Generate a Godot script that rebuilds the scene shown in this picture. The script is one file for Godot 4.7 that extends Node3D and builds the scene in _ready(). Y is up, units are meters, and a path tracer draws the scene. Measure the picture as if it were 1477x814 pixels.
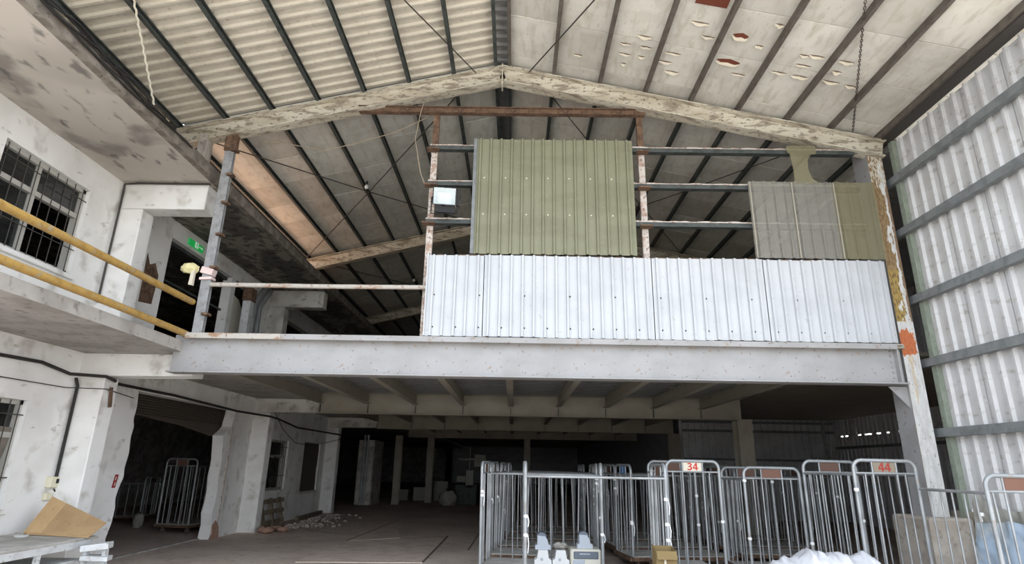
extends Node3D

# ---------------------------------------------------------------- mesh builder
class MB:
	var v := PackedVector3Array()
	var n := PackedVector3Array()
	var uv := PackedVector2Array()

	func tri(a: Vector3, b: Vector3, c: Vector3, nn: Vector3) -> void:
		if (c - a).cross(b - a).dot(nn) < 0.0:
			var t := b
			b = c
			c = t
		v.append(a); v.append(b); v.append(c)
		for i in 3:
			n.append(nn)
			uv.append(Vector2.ZERO)

	func quad(a: Vector3, b: Vector3, c: Vector3, d: Vector3, nn := Vector3.ZERO) -> void:
		if nn == Vector3.ZERO:
			nn = (c - a).cross(b - a)
			if nn.length() < 1e-12:
				nn = (d - a).cross(c - a)
			nn = nn.normalized()
		tri(a, b, c, nn)
		tri(a, c, d, nn)

	func quad_uv(a: Vector3, b: Vector3, c: Vector3, d: Vector3, nn: Vector3) -> void:
		# a lower left, b lower right, c upper right, d upper left
		var P := [a, b, c, d]
		var U := [Vector2(0, 1), Vector2(1, 1), Vector2(1, 0), Vector2(0, 0)]
		var order := [0, 1, 2, 0, 2, 3]
		if (P[2] - P[0]).cross(P[1] - P[0]).dot(nn) < 0.0:
			order = [0, 2, 1, 0, 3, 2]
		for k in order:
			v.append(P[k]); n.append(nn); uv.append(U[k])

	func smooth_quad(a: Vector3, b: Vector3, c: Vector3, d: Vector3, na: Vector3, nb: Vector3, nc: Vector3, nd: Vector3) -> void:
		var P := [a, b, c, d]
		var N := [na, nb, nc, nd]
		var order := [0, 1, 2, 0, 2, 3]
		if (c - a).cross(b - a).dot(na + nb + nc + nd) < 0.0:
			order = [0, 2, 1, 0, 3, 2]
		for k in order:
			v.append(P[k]); n.append(N[k]); uv.append(Vector2.ZERO)

	func obox(c: Vector3, s: Vector3, b := Basis.IDENTITY) -> void:
		var h := s * 0.5
		var X := b.x * h.x
		var Y := b.y * h.y
		var Z := b.z * h.z
		quad(c + X - Y - Z, c + X + Y - Z, c + X + Y + Z, c + X - Y + Z, b.x.normalized())
		quad(c - X - Y - Z, c - X + Y - Z, c - X + Y + Z, c - X - Y + Z, -b.x.normalized())
		quad(c + Y - X - Z, c + Y + X - Z, c + Y + X + Z, c + Y - X + Z, b.y.normalized())
		quad(c - Y - X - Z, c - Y + X - Z, c - Y + X + Z, c - Y - X + Z, -b.y.normalized())
		quad(c + Z - X - Y, c + Z + X - Y, c + Z + X + Y, c + Z - X + Y, b.z.normalized())
		quad(c - Z - X - Y, c - Z + X - Y, c - Z + X + Y, c - Z - X + Y, -b.z.normalized())

	func box(a: Vector3, b: Vector3) -> void:
		obox((a + b) * 0.5, (b - a).abs())

	# box with chamfered edges
	func bbox(a: Vector3, b: Vector3, e := 0.01) -> void:
		var c := (a + b) * 0.5
		var h := (b - a).abs() * 0.5
		var g := Vector3(max(h.x - e, 0.0), max(h.y - e, 0.0), max(h.z - e, 0.0))
		for ax in 3:
			var o1 := (ax + 1) % 3
			var o2 := (ax + 2) % 3
			for s in [-1.0, 1.0]:
				var P := []
				for q in [[-1, -1], [1, -1], [1, 1], [-1, 1]]:
					var p := Vector3.ZERO
					p[ax] = s * h[ax]
					p[o1] = q[0] * g[o1]
					p[o2] = q[1] * g[o2]
					P.append(c + p)
				var nn := Vector3.ZERO
				nn[ax] = s
				quad(P[0], P[1], P[2], P[3], nn)
				for s2 in [-1.0, 1.0]:
					var p1 := Vector3.ZERO
					var p2 := Vector3.ZERO
					p1[ax] = s * h[ax]; p1[o1] = s2 * g[o1]
					p2[ax] = s * g[ax]; p2[o1] = s2 * h[o1]
					var w := Vector3.ZERO
					w[o2] = g[o2]
					var m := Vector3.ZERO
					m[ax] = s; m[o1] = s2
					quad(c + p1 - w, c + p1 + w, c + p2 + w, c + p2 - w, m.normalized())
		for sx in [-1.0, 1.0]:
			for sy in [-1.0, 1.0]:
				for sz in [-1.0, 1.0]:
					var s3 := Vector3(sx, sy, sz)
					tri(c + s3 * Vector3(h.x, g.y, g.z), c + s3 * Vector3(g.x, h.y, g.z), c + s3 * Vector3(g.x, g.y, h.z), s3.normalized())

	# polygon in the plane (ux, uy), extruded along ud by depth
	func prism(poly: PackedVector2Array, o: Vector3, ux: Vector3, uy: Vector3, depth: float) -> void:
		var ud := ux.cross(uy).normalized()
		var idx := Geometry2D.triangulate_polygon(poly)
		var k := 0
		while k < idx.size():
			var A := o + ux * poly[idx[k]].x + uy * poly[idx[k]].y
			var B := o + ux * poly[idx[k + 1]].x + uy * poly[idx[k + 1]].y
			var C := o + ux * poly[idx[k + 2]].x + uy * poly[idx[k + 2]].y
			tri(A, B, C, -ud)
			tri(A + ud * depth, B + ud * depth, C + ud * depth, ud)
			k += 3
		var area := 0.0
		for i in poly.size():
			var j := (i + 1) % poly.size()
			area += poly[i].cross(poly[j])
		for i in poly.size():
			var j := (i + 1) % poly.size()
			var e := poly[j] - poly[i]
			var out2 := Vector2(e.y, -e.x) * signf(area)
			var nn := (ux * out2.x + uy * out2.y).normalized()
			var A2 := o + ux * poly[i].x + uy * poly[i].y
			var B2 := o + ux * poly[j].x + uy * poly[j].y
			quad(A2, B2, B2 + ud * depth, A2 + ud * depth, nn)

	func tube(pts: PackedVector3Array, r: float, sides := 8, cap := true) -> void:
		var rings := []
		var norms := []
		var up := Vector3(0.31, 0.87, 0.37)
		for i in pts.size():
			var d: Vector3
			if i == 0:
				d = pts[1] - pts[0]
			elif i == pts.size() - 1:
				d = pts[i] - pts[i - 1]
			else:
				d = (pts[i + 1] - pts[i]).normalized() + (pts[i] - pts[i - 1]).normalized()
			d = d.normalized()
			var a := up - d * up.dot(d)
			if a.length() < 0.05:
				a = d.cross(Vector3(0.9, 0.1, 0.4))
			a = a.normalized()
			up = a
			var b := d.cross(a).normalized()
			var ring := PackedVector3Array()
			var nr := PackedVector3Array()
			for k in sides:
				var t := TAU * k / sides
				var q := a * cos(t) + b * sin(t)
				ring.append(pts[i] + q * r)
				nr.append(q)
			rings.append(ring)
			norms.append(nr)
		for i in pts.size() - 1:
			for k in sides:
				var k2 := (k + 1) % sides
				smooth_quad(rings[i][k], rings[i][k2], rings[i + 1][k2], rings[i + 1][k], norms[i][k], norms[i][k2], norms[i + 1][k2], norms[i + 1][k])
		if cap:
			for k in sides:
				var k2 := (k + 1) % sides
				tri(pts[0], rings[0][k], rings[0][k2], (pts[0] - pts[1]).normalized())
				var L := pts.size() - 1
				tri(pts[L], rings[L][k], rings[L][k2], (pts[L] - pts[L - 1]).normalized())

	# trapezoidal sheet: ribs repeat along U, run along V, rise along N
	func sheet(o: Vector3, U: Vector3, V: Vector3, N: Vector3, w: float, l: float, pitch: float, base: float, top: float, h: float, th := 0.004, start := 0.0) -> void:
		var pr := PackedVector2Array()
		pr.append(Vector2(0, 0))
		var s := start
		while s < w:
			var m := s + pitch * 0.5
			for q in [Vector2(m - base * 0.5, 0), Vector2(m - top * 0.5, h), Vector2(m + top * 0.5, h), Vector2(m + base * 0.5, 0)]:
				if q.x > 0.001 and q.x < w - 0.001:
					pr.append(q)
			s += pitch
		pr.append(Vector2(w, 0))
		for i in pr.size() - 1:
			var a := o + U * pr[i].x + N * pr[i].y
			var b := o + U * pr[i + 1].x + N * pr[i + 1].y
			var e := pr[i + 1] - pr[i]
			var nn := (N * e.x - U * e.y).normalized()
			quad(a, b, b + V * l, a + V * l, nn)
			var a2 := a - N * th
			var b2 := b - N * th
			quad(a2, b2, b2 + V * l, a2 + V * l, -nn)
			quad(a, b, b2, a2, -V)
			quad(a + V * l, b + V * l, b2 + V * l, a2 + V * l, V)

	# round body of revolution around an axis
	func lathe(o: Vector3, axis: Vector3, prof: PackedVector2Array, sides := 14) -> void:
		var d := axis.normalized()
		var a := d.cross(Vector3(0.31, 0.2, 0.93)).normalized()
		var b := d.cross(a)
		for i in prof.size() - 1:
			var p := prof[i]
			var q := prof[i + 1]
			var e := q - p
			for k in sides:
				var t0 := TAU * k / sides
				var t1 := TAU * (k + 1) / sides
				var r0 := a * cos(t0) + b * sin(t0)
				var r1 := a * cos(t1) + b * sin(t1)
				var n0 := (r0 * e.y - d * e.x).normalized()
				var n1 := (r1 * e.y - d * e.x).normalized()
				smooth_quad(o + d * p.y + r0 * p.x, o + d * p.y + r1 * p.x, o + d * q.y + r1 * q.x, o + d * q.y + r0 * q.x, n0, n1, n1, n0)

	# lumpy closed body
	func blob(c: Vector3, r: Vector3, noise: FastNoiseLite, amp: float, rows := 18, cols := 28, floor_y := -1e9) -> void:
		var P := []
		for i in rows + 1:
			var row := PackedVector3Array()
			var th := PI * i / rows
			for j in cols + 1:
				var ph := TAU * (j % cols) / cols
				var d := Vector3(sin(th) * cos(ph), cos(th), sin(th) * sin(ph))
				var q := c + r * d * (1.0 + amp * noise.get_noise_3dv(d * 1.0 + c))
				if q.y < floor_y:
					q.y = floor_y
				row.append(q)
			P.append(row)
		grid(P, c)

	func grid(P: Array, away = null) -> void:
		var R := P.size()
		var C: int = P[0].size()
		var NN := []
		for i in R:
			var row := PackedVector3Array()
			for j in C:
				var a: Vector3 = P[max(i - 1, 0)][j]
				var b: Vector3 = P[min(i + 1, R - 1)][j]
				var c: Vector3 = P[i][max(j - 1, 0)]
				var d: Vector3 = P[i][min(j + 1, C - 1)]
				var nn := (b - a).cross(d - c)
				if nn.length() < 1e-10:
					nn = Vector3.UP
				nn = nn.normalized()
				if away != null and nn.dot(P[i][j] - away) < 0.0:
					nn = -nn
				row.append(nn)
			NN.append(row)
		for i in R - 1:
			for j in C - 1:
				smooth_quad(P[i][j], P[i][j + 1], P[i + 1][j + 1], P[i + 1][j], NN[i][j], NN[i][j + 1], NN[i + 1][j + 1], NN[i + 1][j])

	func mesh(off := Vector3.ZERO) -> ArrayMesh:
		var arr := []
		arr.resize(Mesh.ARRAY_MAX)
		var vv := v
		if off != Vector3.ZERO:
			vv = PackedVector3Array()
			vv.resize(v.size())
			for i in v.size():
				vv[i] = v[i] - off
		arr[Mesh.ARRAY_VERTEX] = vv
		arr[Mesh.ARRAY_NORMAL] = n
		arr[Mesh.ARRAY_TEX_UV] = uv
		var am := ArrayMesh.new()
		am.add_surface_from_arrays(Mesh.PRIMITIVE_TRIANGLES, arr)
		return am

# ---------------------------------------------------------------- scene helpers
var M := {}
var rng := RandomNumberGenerator.new()
var used := {}
var cache := {}

func numbered(parent: Node, called: String) -> String:
	var key := str(parent.get_instance_id()) + called
	if not used.has(key):
		used[key] = 0
		return called
	used[key] += 1
	return "%s_%03d" % [called, used[key]]

func thing(called: String, label: String, category: String, at := Vector3.ZERO, group := "", turn := 0.0) -> Node3D:
	var o := Node3D.new()
	o.name = numbered(self, called)
	add_child(o)
	o.position = at
	o.rotation.y = turn
	o.set_meta("label", label)
	if category != "":
		o.set_meta("category", category)
	if group != "":
		o.set_meta("group", group)
	return o

func struct(called: String, label: String, at := Vector3.ZERO) -> Node3D:
	var o := thing(called, label, "", at)
	o.set_meta("kind", "structure")
	return o

# mesh in world coordinates, hung under a parent that is moved but not turned
func part(parent: Node3D, called: String, mb: MB, mat: Material, label := "") -> MeshInstance3D:
	var off := Vector3.ZERO
	var p: Node = parent
	while p != self:
		off += p.position
		p = p.get_parent()
	return lpart(parent, called, mb.mesh(off), mat, Transform3D.IDENTITY, label)

# mesh in the parent's own coordinates
func lpart(parent: Node3D, called: String, mesh: Mesh, mat: Material, tf := Transform3D.IDENTITY, label := "") -> MeshInstance3D:
	var o := MeshInstance3D.new()
	o.name = numbered(parent, called)
	o.mesh = mesh
	o.material_override = mat
	o.transform = tf
	o.cast_shadow = GeometryInstance3D.SHADOW_CASTING_SETTING_ON
	parent.add_child(o, true)
	if label != "":
		o.set_meta("label", label)
	return o

func single(called: String, label: String, category: String, mb: MB, mat: Material, at: Vector3, group := "") -> MeshInstance3D:
	var o := MeshInstance3D.new()
	o.name = numbered(self, called)
	o.mesh = mb.mesh(at)
	o.material_override = mat
	o.position = at
	add_child(o)
	o.set_meta("label", label)
	if category == "structure":
		o.set_meta("kind", "structure")
	else:
		o.set_meta("category", category)
	if group != "":
		o.set_meta("group", group)
	return o

func pv(a: Array) -> PackedVector2Array:
	var r := PackedVector2Array()
	for q in a:
		r.append(Vector2(q[0], q[1]))
	return r

func p3(a: Array) -> PackedVector3Array:
	var r := PackedVector3Array()
	for q in a:
		r.append(q if q is Vector3 else Vector3(q[0], q[1], q[2]))
	return r

# ---------------------------------------------------------------- materials
func tex(size: int, base: Color, layers: Array, sd: int) -> ImageTexture:
	var luts := []
	var maps := []
	var k := 0
	for L in layers:
		var fn := FastNoiseLite.new()
		fn.seed = sd * 31 + k * 7
		fn.noise_type = FastNoiseLite.TYPE_SIMPLEX_SMOOTH
		fn.frequency = L[0]
		fn.fractal_octaves = L[1]
		var im: Image = fn.get_seamless_image(size / int(L[6]), size / int(L[7]))
		im.convert(Image.FORMAT_L8)
		if int(L[6]) != 1 or int(L[7]) != 1:
			im.resize(size, size, Image.INTERPOLATE_CUBIC)
		maps.append(im.get_data())
		var lut := PackedFloat32Array()
		for i in 256:
			lut.append(smoothstep(L[2], L[3], i / 255.0) * L[5])
		luts.append(lut)
		k += 1
	var out := PackedByteArray()
	out.resize(size * size * 3)
	var nl := layers.size()
	var cols := []
	for L in layers:
		cols.append(L[4])
	for i in size * size:
		var r := base.r
		var g := base.g
		var b := base.b
		for j in nl:
			var t: float = luts[j][maps[j][i]]
			if t > 0.0:
				var c: Color = cols[j]
				r += (c.r - r) * t
				g += (c.g - g) * t
				b += (c.b - b) * t
		out[i * 3] = int(clampf(r, 0, 1) * 255.0)
		out[i * 3 + 1] = int(clampf(g, 0, 1) * 255.0)
		out[i * 3 + 2] = int(clampf(b, 0, 1) * 255.0)
	return ImageTexture.create_from_image(Image.create_from_data(size, size, false, Image.FORMAT_RGB8, out))

func tmat(key: String, t: Texture2D, metres: float, rough := 0.85, metal := 0.0) -> StandardMaterial3D:
	var m := StandardMaterial3D.new()
	m.albedo_texture = t
	m.uv1_triplanar = true
	m.uv1_world_triplanar = true
	m.uv1_scale = Vector3.ONE / metres
	m.roughness = rough
	m.metallic = metal
	M[key] = m
	return m

func cmat(key: String, c: Color, rough := 0.7, metal := 0.0) -> StandardMaterial3D:
	var m := StandardMaterial3D.new()
	m.albedo_color = c
	m.roughness = rough
	m.metallic = metal
	M[key] = m
	return m

func C(r: int, g: int, b: int) -> Color:
	return Color(r / 255.0, g / 255.0, b / 255.0)

func make_materials() -> void:
	# layer: frequency, octaves, low, high, colour, strength, stretch x, stretch y
	tmat("plaster", tex(512, C(236, 235, 232), [[0.004, 5, 0.3, 0.9, C(218, 216, 211), 0.8, 1, 1], [0.010, 6, 0.60, 1.0, C(168, 162, 152), 0.6, 1, 1], [0.03, 6, 0.78, 0.95, C(140, 132, 122), 0.45, 2, 1]], 1), 3.2, 0.9)
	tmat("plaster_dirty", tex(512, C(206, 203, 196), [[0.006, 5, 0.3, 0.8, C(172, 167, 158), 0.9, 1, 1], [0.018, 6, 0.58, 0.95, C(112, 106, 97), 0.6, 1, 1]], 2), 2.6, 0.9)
	tmat("soffit", tex(512, C(190, 182, 172), [[0.004, 4, 0.3, 0.8, C(172, 164, 154), 0.9, 1, 1], [0.006, 6, 0.54, 0.85, C(122, 116, 110), 0.75, 1, 1], [0.03, 6, 0.60, 0.85, C(84, 81, 78), 0.6, 1, 2]], 3), 4.5, 0.95)
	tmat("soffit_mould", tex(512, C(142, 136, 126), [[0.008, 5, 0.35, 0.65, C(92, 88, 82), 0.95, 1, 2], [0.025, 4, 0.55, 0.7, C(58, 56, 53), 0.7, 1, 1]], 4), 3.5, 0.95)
	tmat("slab_edge", tex(512, C(168, 161, 152), [[0.012, 5, 0.3, 0.8, C(134, 127, 118), 0.9, 1, 1], [0.04, 5, 0.68, 0.9, C(104, 97, 88), 0.5, 1, 1]], 5), 2.2, 0.95)
	tmat("edge_dark", tex(512, C(136, 129, 119), [[0.012, 5, 0.3, 0.8, C(104, 97, 88), 0.9, 1, 1], [0.04, 5, 0.64, 0.9, C(78, 72, 65), 0.6, 1, 1]], 51), 2.2, 0.95)
	tmat("slab_grey", tex(512, C(170, 165, 159), [[0.008, 5, 0.3, 0.8, C(148, 143, 136), 0.9, 1, 1], [0.03, 6, 0.66, 0.92, C(104, 98, 91), 0.55, 1, 1]], 52), 2.8, 0.95)
	tmat("beam_paint", tex(512, C(156, 155, 155), [[0.005, 4, 0.3, 0.85, C(144, 143, 141), 0.8, 1, 1], [0.05, 4, 0.80, 0.86, C(112, 88, 70), 0.8, 1, 1], [0.016, 6, 0.82, 0.92, C(140, 120, 98), 0.55, 1, 1]], 6), 2.2, 0.6)
	tmat("beam_primer", tex(512, C(158, 151, 136), [[0.005, 4, 0.3, 0.85, C(146, 139, 124), 0.8, 1, 1], [0.05, 4, 0.80, 0.86, C(116, 92, 72), 0.8, 1, 1]], 53), 2.2, 0.65)
	tmat("rusty_flange", tex(512, C(176, 171, 163), [[0.015, 6, 0.56, 0.8, C(148, 110, 82), 0.8, 2, 1], [0.04, 5, 0.68, 0.78, C(112, 74, 50), 0.8, 1, 1]], 8), 1.4, 0.8)
	tmat("rafter_paint", tex(512, C(200, 194, 178), [[0.01, 5, 0.3, 0.8, C(172, 162, 143), 0.7, 4, 1], [0.03, 6, 0.52, 0.82, C(120, 109, 94), 0.7, 4, 1], [0.06, 6, 0.68, 0.84, C(70, 63, 56), 0.7, 2, 1]], 9), 1.9, 0.8)
	tmat("rust", tex(256, C(108, 84, 66), [[0.02, 5, 0.3, 0.8, C(78, 59, 47), 0.9, 1, 1], [0.05, 5, 0.66, 0.85, C(150, 132, 108), 0.6, 1, 1]], 10), 0.9, 0.9)
	tmat("flaking_post", tex(256, C(190, 182, 174), [[0.02, 6, 0.5, 0.8, C(150, 122, 106), 0.75, 1, 1], [0.05, 5, 0.68, 0.82, C(98, 74, 62), 0.75, 1, 1]], 11), 0.9, 0.8)
	tmat("dark_steel", tex(256, C(66, 72, 70), [[0.02, 4, 0.4, 0.8, C(50, 55, 54), 0.9, 1, 1], [0.05, 3, 0.72, 0.8, C(104, 98, 88), 0.6, 1, 1]], 12), 1.2, 0.65)
	tmat("purlin_brown", tex(256, C(98, 92, 85), [[0.02, 4, 0.3, 0.85, C(80, 74, 68), 0.9, 1, 1], [0.05, 5, 0.7, 0.85, C(128, 118, 106), 0.5, 1, 1]], 54), 1.2, 0.7)
	tmat("girt_steel", tex(256, C(122, 126, 127), [[0.02, 4, 0.3, 0.85, C(104, 108, 109), 0.9, 1, 1], [0.05, 5, 0.74, 0.86, C(146, 139, 128), 0.5, 1, 1]], 13), 1.2, 0.55)
	tmat("roof_sheet", tex(512, C(204, 197, 182), [[0.01, 4, 0.4, 0.8, C(188, 180, 164), 0.8, 1, 1], [0.05, 3, 0.7, 0.82, C(146, 134, 112), 0.5, 1, 1]], 14), 2.4, 0.7, 0.0)
	for q in 4:
		var sh: float = [0.0, -0.03, 0.025, -0.055][q]
		tmat("board%d" % q, tex(512, Color(0.84 + sh, 0.83 + sh, 0.795 + sh), [[0.006, 4, 0.4, 0.75, Color(0.79 + sh, 0.78 + sh, 0.74 + sh), 0.8, 1, 1], [0.02, 6, 0.5, 0.9, Color(0.68, 0.65, 0.59), 0.5, 1, 4], [0.06, 5, 0.74, 0.9, Color(0.58, 0.54, 0.48), 0.4, 1, 3]], 20 + q), 1.7, 0.9)
	tmat("paving", tex(256, C(222, 178, 146), [[0.01, 4, 0.3, 0.8, C(206, 160, 128), 0.8, 1, 1]], 26), 2.0, 0.9)  # warm tint picked for the peach bounce under the left eave
	tmat("white_sheet", tex(512, C(184, 187, 190), [[0.006, 4, 0.4, 0.9, C(176, 179, 182), 0.8, 2, 1], [0.03, 5, 0.78, 0.9, C(160, 157, 152), 0.5, 1, 1]], 27), 2.0, 0.5)
	tmat("green_sheet", tex(512, C(122, 122, 99), [[0.01, 4, 0.4, 0.8, C(114, 113, 90), 0.8, 4, 1], [0.04, 4, 0.72, 0.8, C(134, 133, 112), 0.5, 2, 1]], 28), 2.0, 0.6)
	tmat("wall_sheet", tex(512, C(204, 204, 204), [[0.006, 4, 0.3, 0.9, C(192, 191, 190), 0.8, 2, 1], [0.025, 6, 0.64, 0.9, C(150, 143, 134), 0.5, 2, 1]], 29), 2.2, 0.5, 0.1)
	tmat("floor", tex(512, C(204, 187, 173), [[0.004, 5, 0.3, 0.8, C(184, 166, 153), 0.9, 1, 1], [0.012, 6, 0.6, 0.9, C(214, 201, 190), 0.5, 1, 1], [0.035, 6, 0.62, 0.9, C(146, 131, 120), 0.5, 1, 1]], 31), 5.0, 0.92)
	tmat("yard", tex(256, C(192, 189, 183), [[0.008, 5, 0.3, 0.8, C(174, 170, 163), 0.9, 1, 1]], 50), 6.0, 0.95)
	tmat("floor_fine", tex(512, C(206, 188, 173), [[0.01, 5, 0.3, 0.8, C(188, 170, 156), 0.9, 1, 1], [0.05, 5, 0.66, 0.88, C(150, 134, 122), 0.5, 1, 1]], 32), 2.6, 0.9)
	tmat("galv", tex(256, C(158, 161, 162), [[0.01, 4, 0.3, 0.85, C(130, 133, 134), 0.9, 1, 1], [0.03, 5, 0.76, 0.88, C(140, 118, 102), 0.5, 1, 1]], 33), 1.2, 0.42, 0.35)
	tmat("platform", tex(256, C(184, 181, 175), [[0.01, 5, 0.3, 0.8, C(162, 158, 150), 0.9, 1, 1], [0.04, 5, 0.66, 0.85, C(128, 121, 112), 0.5, 1, 1]], 34), 1.4, 0.8)
	tmat("yellow", tex(512, C(178, 144, 78), [[0.012, 5, 0.4, 0.8, C(152, 118, 60), 0.8, 1, 1], [0.02, 6, 0.62, 0.76, C(160, 150, 134), 0.7, 1, 1], [0.05, 5, 0.7, 0.82, C(102, 78, 54), 0.6, 1, 1]], 35), 1.4, 0.6)
	tmat("card", tex(256, C(196, 163, 120), [[0.01, 4, 0.4, 0.8, C(184, 150, 108), 0.8, 1, 1], [0.04, 5, 0.66, 0.88, C(156, 122, 84), 0.6, 1, 1]], 36), 0.9, 0.9)
	tmat("white_metal", tex(256, C(206, 208, 208), [[0.01, 4, 0.4, 0.8, C(188, 189, 188), 0.8, 1, 1], [0.04, 4, 0.7, 0.78, C(140, 132, 122), 0.7, 1, 1]], 37), 0.9, 0.6)
	tmat("concrete_block", tex(256, C(182, 173, 162), [[0.008, 5, 0.3, 0.8, C(158, 148, 136), 0.9, 1, 1], [0.03, 6, 0.6, 0.92, C(118, 108, 97), 0.6, 1, 1]], 38), 1.4, 0.95)
	tmat("tarp", tex(256, C(164, 162, 154), [[0.01, 4, 0.4, 0.75, C(138, 135, 126), 0.9, 1, 1]], 39), 1.3, 0.8)
	tmat("tarp_blue", tex(256, C(160, 178, 196), [[0.01, 4, 0.4, 0.75, C(186, 194, 198), 0.9, 1, 1]], 40), 1.3, 0.7)
	tmat("wood", tex(256, C(132, 118, 100), [[0.01, 4, 0.4, 0.75, C(104, 92, 76), 0.9, 1, 4]], 41), 0.8, 0.9)
	tmat("green_post", tex(256, C(142, 150, 136), [[0.02, 4, 0.4, 0.9, C(128, 136, 122), 0.8, 1, 1], [0.05, 5, 0.76, 0.84, C(104, 98, 84), 0.6, 1, 1]], 42), 1.0, 0.65)
	tmat("grey_post", tex(256, C(148, 149, 150), [[0.02, 4, 0.3, 0.85, C(122, 123, 124), 0.8, 1, 1], [0.05, 5, 0.76, 0.86, C(126, 98, 82), 0.6, 1, 1]], 43), 0.9, 0.55)
	tmat("deck", tex(256, C(128, 128, 126), [[0.02, 4, 0.3, 0.85, C(112, 112, 110), 0.8, 1, 1]], 44), 1.5, 0.6)
	cmat("dirt", C(112, 97, 86), 0.95)
	cmat("black", C(22, 22, 23), 0.7)
	cmat("cable", C(40, 38, 36), 0.8)
	cmat("rod", C(62, 58, 54), 0.7)
	cmat("chain", C(92, 86, 80), 0.6, 0.4)
	cmat("white_plastic", C(214, 214, 212), 0.55)
	cmat("sack", C(196, 196, 200), 0.4)
	cmat("tie", C(232, 232, 230), 0.6)
	cmat("cream_plastic", C(206, 202, 188), 0.55)
	cmat("grey_plastic", C(172, 178, 186), 0.5)
	cmat("dark_plastic", C(96, 104, 114), 0.45)
	cmat("rubber", C(70, 66, 62), 0.85)
	cmat("red_paint", C(188, 44, 36), 0.7)
	cmat("blue_paint", C(58, 118, 172), 0.6)
	cmat("plate_white", C(206, 198, 180), 0.7)
	cmat("lap", C(156, 150, 136), 0.6)
	cmat("plate_rust", C(112, 80, 66), 0.8)
	cmat("plate_brown", C(98, 74, 62), 0.8)
	cmat("plate_grey", C(132, 120, 104), 0.8)
	cmat("red_faded", C(150, 52, 44), 0.8)
	cmat("wire_grey", C(150, 136, 116), 0.8)
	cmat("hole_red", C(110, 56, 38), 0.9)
	cmat("flap_shade_brown", C(112, 92, 78), 0.9)  # stands in for the shade slit behind each small torn flap
	cmat("pinkcloth", C(222, 200, 196), 0.9)
	cmat("yellowcloth", C(214, 206, 156), 0.9)
	cmat("brick", C(160, 126, 108), 0.95)
	cmat("carton_gold", C(122, 102, 62), 0.7)
	cmat("dirty_curtain", C(120, 112, 102), 0.95)
	cmat("frame_alu", C(186, 184, 176), 0.5, 0.1)
	cmat("box_cream", C(216, 210, 184), 0.6)
	cmat("shutter", C(74, 66, 58), 0.7)
	cmat("reflector", C(206, 214, 214), 0.3, 0.2)
	cmat("sticker_red", C(150, 42, 44), 0.6)
	cmat("machine", C(150, 148, 138), 0.7)
	cmat("shirt_grey", C(178, 178, 176), 0.8)
	var e := cmat("exit_green", C(40, 176, 92), 0.5)
	e.emission_enabled = true
	e.emission = C(34, 190, 90)
	e.emission_energy_multiplier = 0.5
	var ew := cmat("exit_white", C(220, 240, 224), 0.5)
	ew.emission_enabled = true
	ew.emission = C(200, 240, 210)
	ew.emission_energy_multiplier = 0.5
	var g := cmat("glass_dark", Color(0.16, 0.17, 0.17, 0.55), 0.12)
	g.transparency = BaseMaterial3D.TRANSPARENCY_ALPHA
	var g2 := cmat("glass_clear", Color(0.85, 0.9, 0.9, 0.15), 0.05)
	g2.transparency = BaseMaterial3D.TRANSPARENCY_ALPHA
	var c0 := cmat("clear_sheet", Color(0.60, 0.59, 0.55, 0.42), 0.45)
	c0.transparency = BaseMaterial3D.TRANSPARENCY_ALPHA
	var c1 := cmat("clear_sheet_olive", Color(0.54, 0.52, 0.41, 0.5), 0.45)
	c1.transparency = BaseMaterial3D.TRANSPARENCY_ALPHA

# ---------------------------------------------------------------- roof geometry
const RIDGE := -0.3
func raf(x: float) -> float:          # top of the rafters
	return 8.28 + 0.2457 * (x - RIDGE) if x < RIDGE else 8.29 - 0.2165 * (x - RIDGE)

const PL := [-6.45, -5.7, -4.95, -4.19, -3.43, -2.66, -1.90, -1.14, -0.42]
const PR := [-0.18, 0.59, 1.38, 2.15, 2.91, 3.69, 4.49, 5.21, 5.98]

func c_profile(w: float, h: float, t := 0.012, lip := 0.02) -> PackedVector2Array:
	return pv([[0, 0], [w, 0], [w, lip], [w - t, lip], [w - t, t], [t, t], [t, h - t], [w - t, h - t], [w - t, h - lip], [w, h - lip], [w, h], [0, h]])

func h_beam(mb: MB, a: Vector3, b: Vector3, up: Vector3, depth: float, fw: float, ft := 0.02, wt := 0.016) -> void:
	# a and b lie on the top face
	var d := (b - a)
	var L := d.length()
	d = d / L
	up = (up - d * up.dot(d)).normalized()
	var s := d.cross(up).normalized()
	var bs := Basis(d, up, s)
	var m := (a + b) * 0.5
	mb.obox(m - up * (ft * 0.5), Vector3(L, ft, fw), bs)
	mb.obox(m - up * (depth - ft * 0.5), Vector3(L, ft, fw), bs)
	mb.obox(m - up * (depth * 0.5), Vector3(L, depth - 2 * ft, wt), bs)

func wall_x(mb: MB, x0: float, x1: float, z0: float, z1: float, y0: float, y1: float, holes: Array) -> void:
	# wall with its faces across x; holes are [z_low, z_high, y_low, y_high], z runs from z0 (low) to z1 (high)
	var zs := [z0, z1]
	for h in holes:
		zs.append(h[0]); zs.append(h[1])
	zs.sort()
	for i in zs.size() - 1:
		var a: float = zs[i]
		var b: float = zs[i + 1]
		if b - a < 0.001:
			continue
		var m := (a + b) * 0.5
		var cuts := []
		for h in holes:
			if m > h[0] and m < h[1]:
				cuts.append([h[2], h[3]])
		cuts.sort()
		var y := y0
		for c in cuts:
			if c[0] > y + 0.001:
				mb.box(Vector3(x0, y, a), Vector3(x1, c[0], b))
			y = c[1]
		if y1 > y + 0.001:
			mb.box(Vector3(x0, y, a), Vector3(x1, y1, b))

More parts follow.
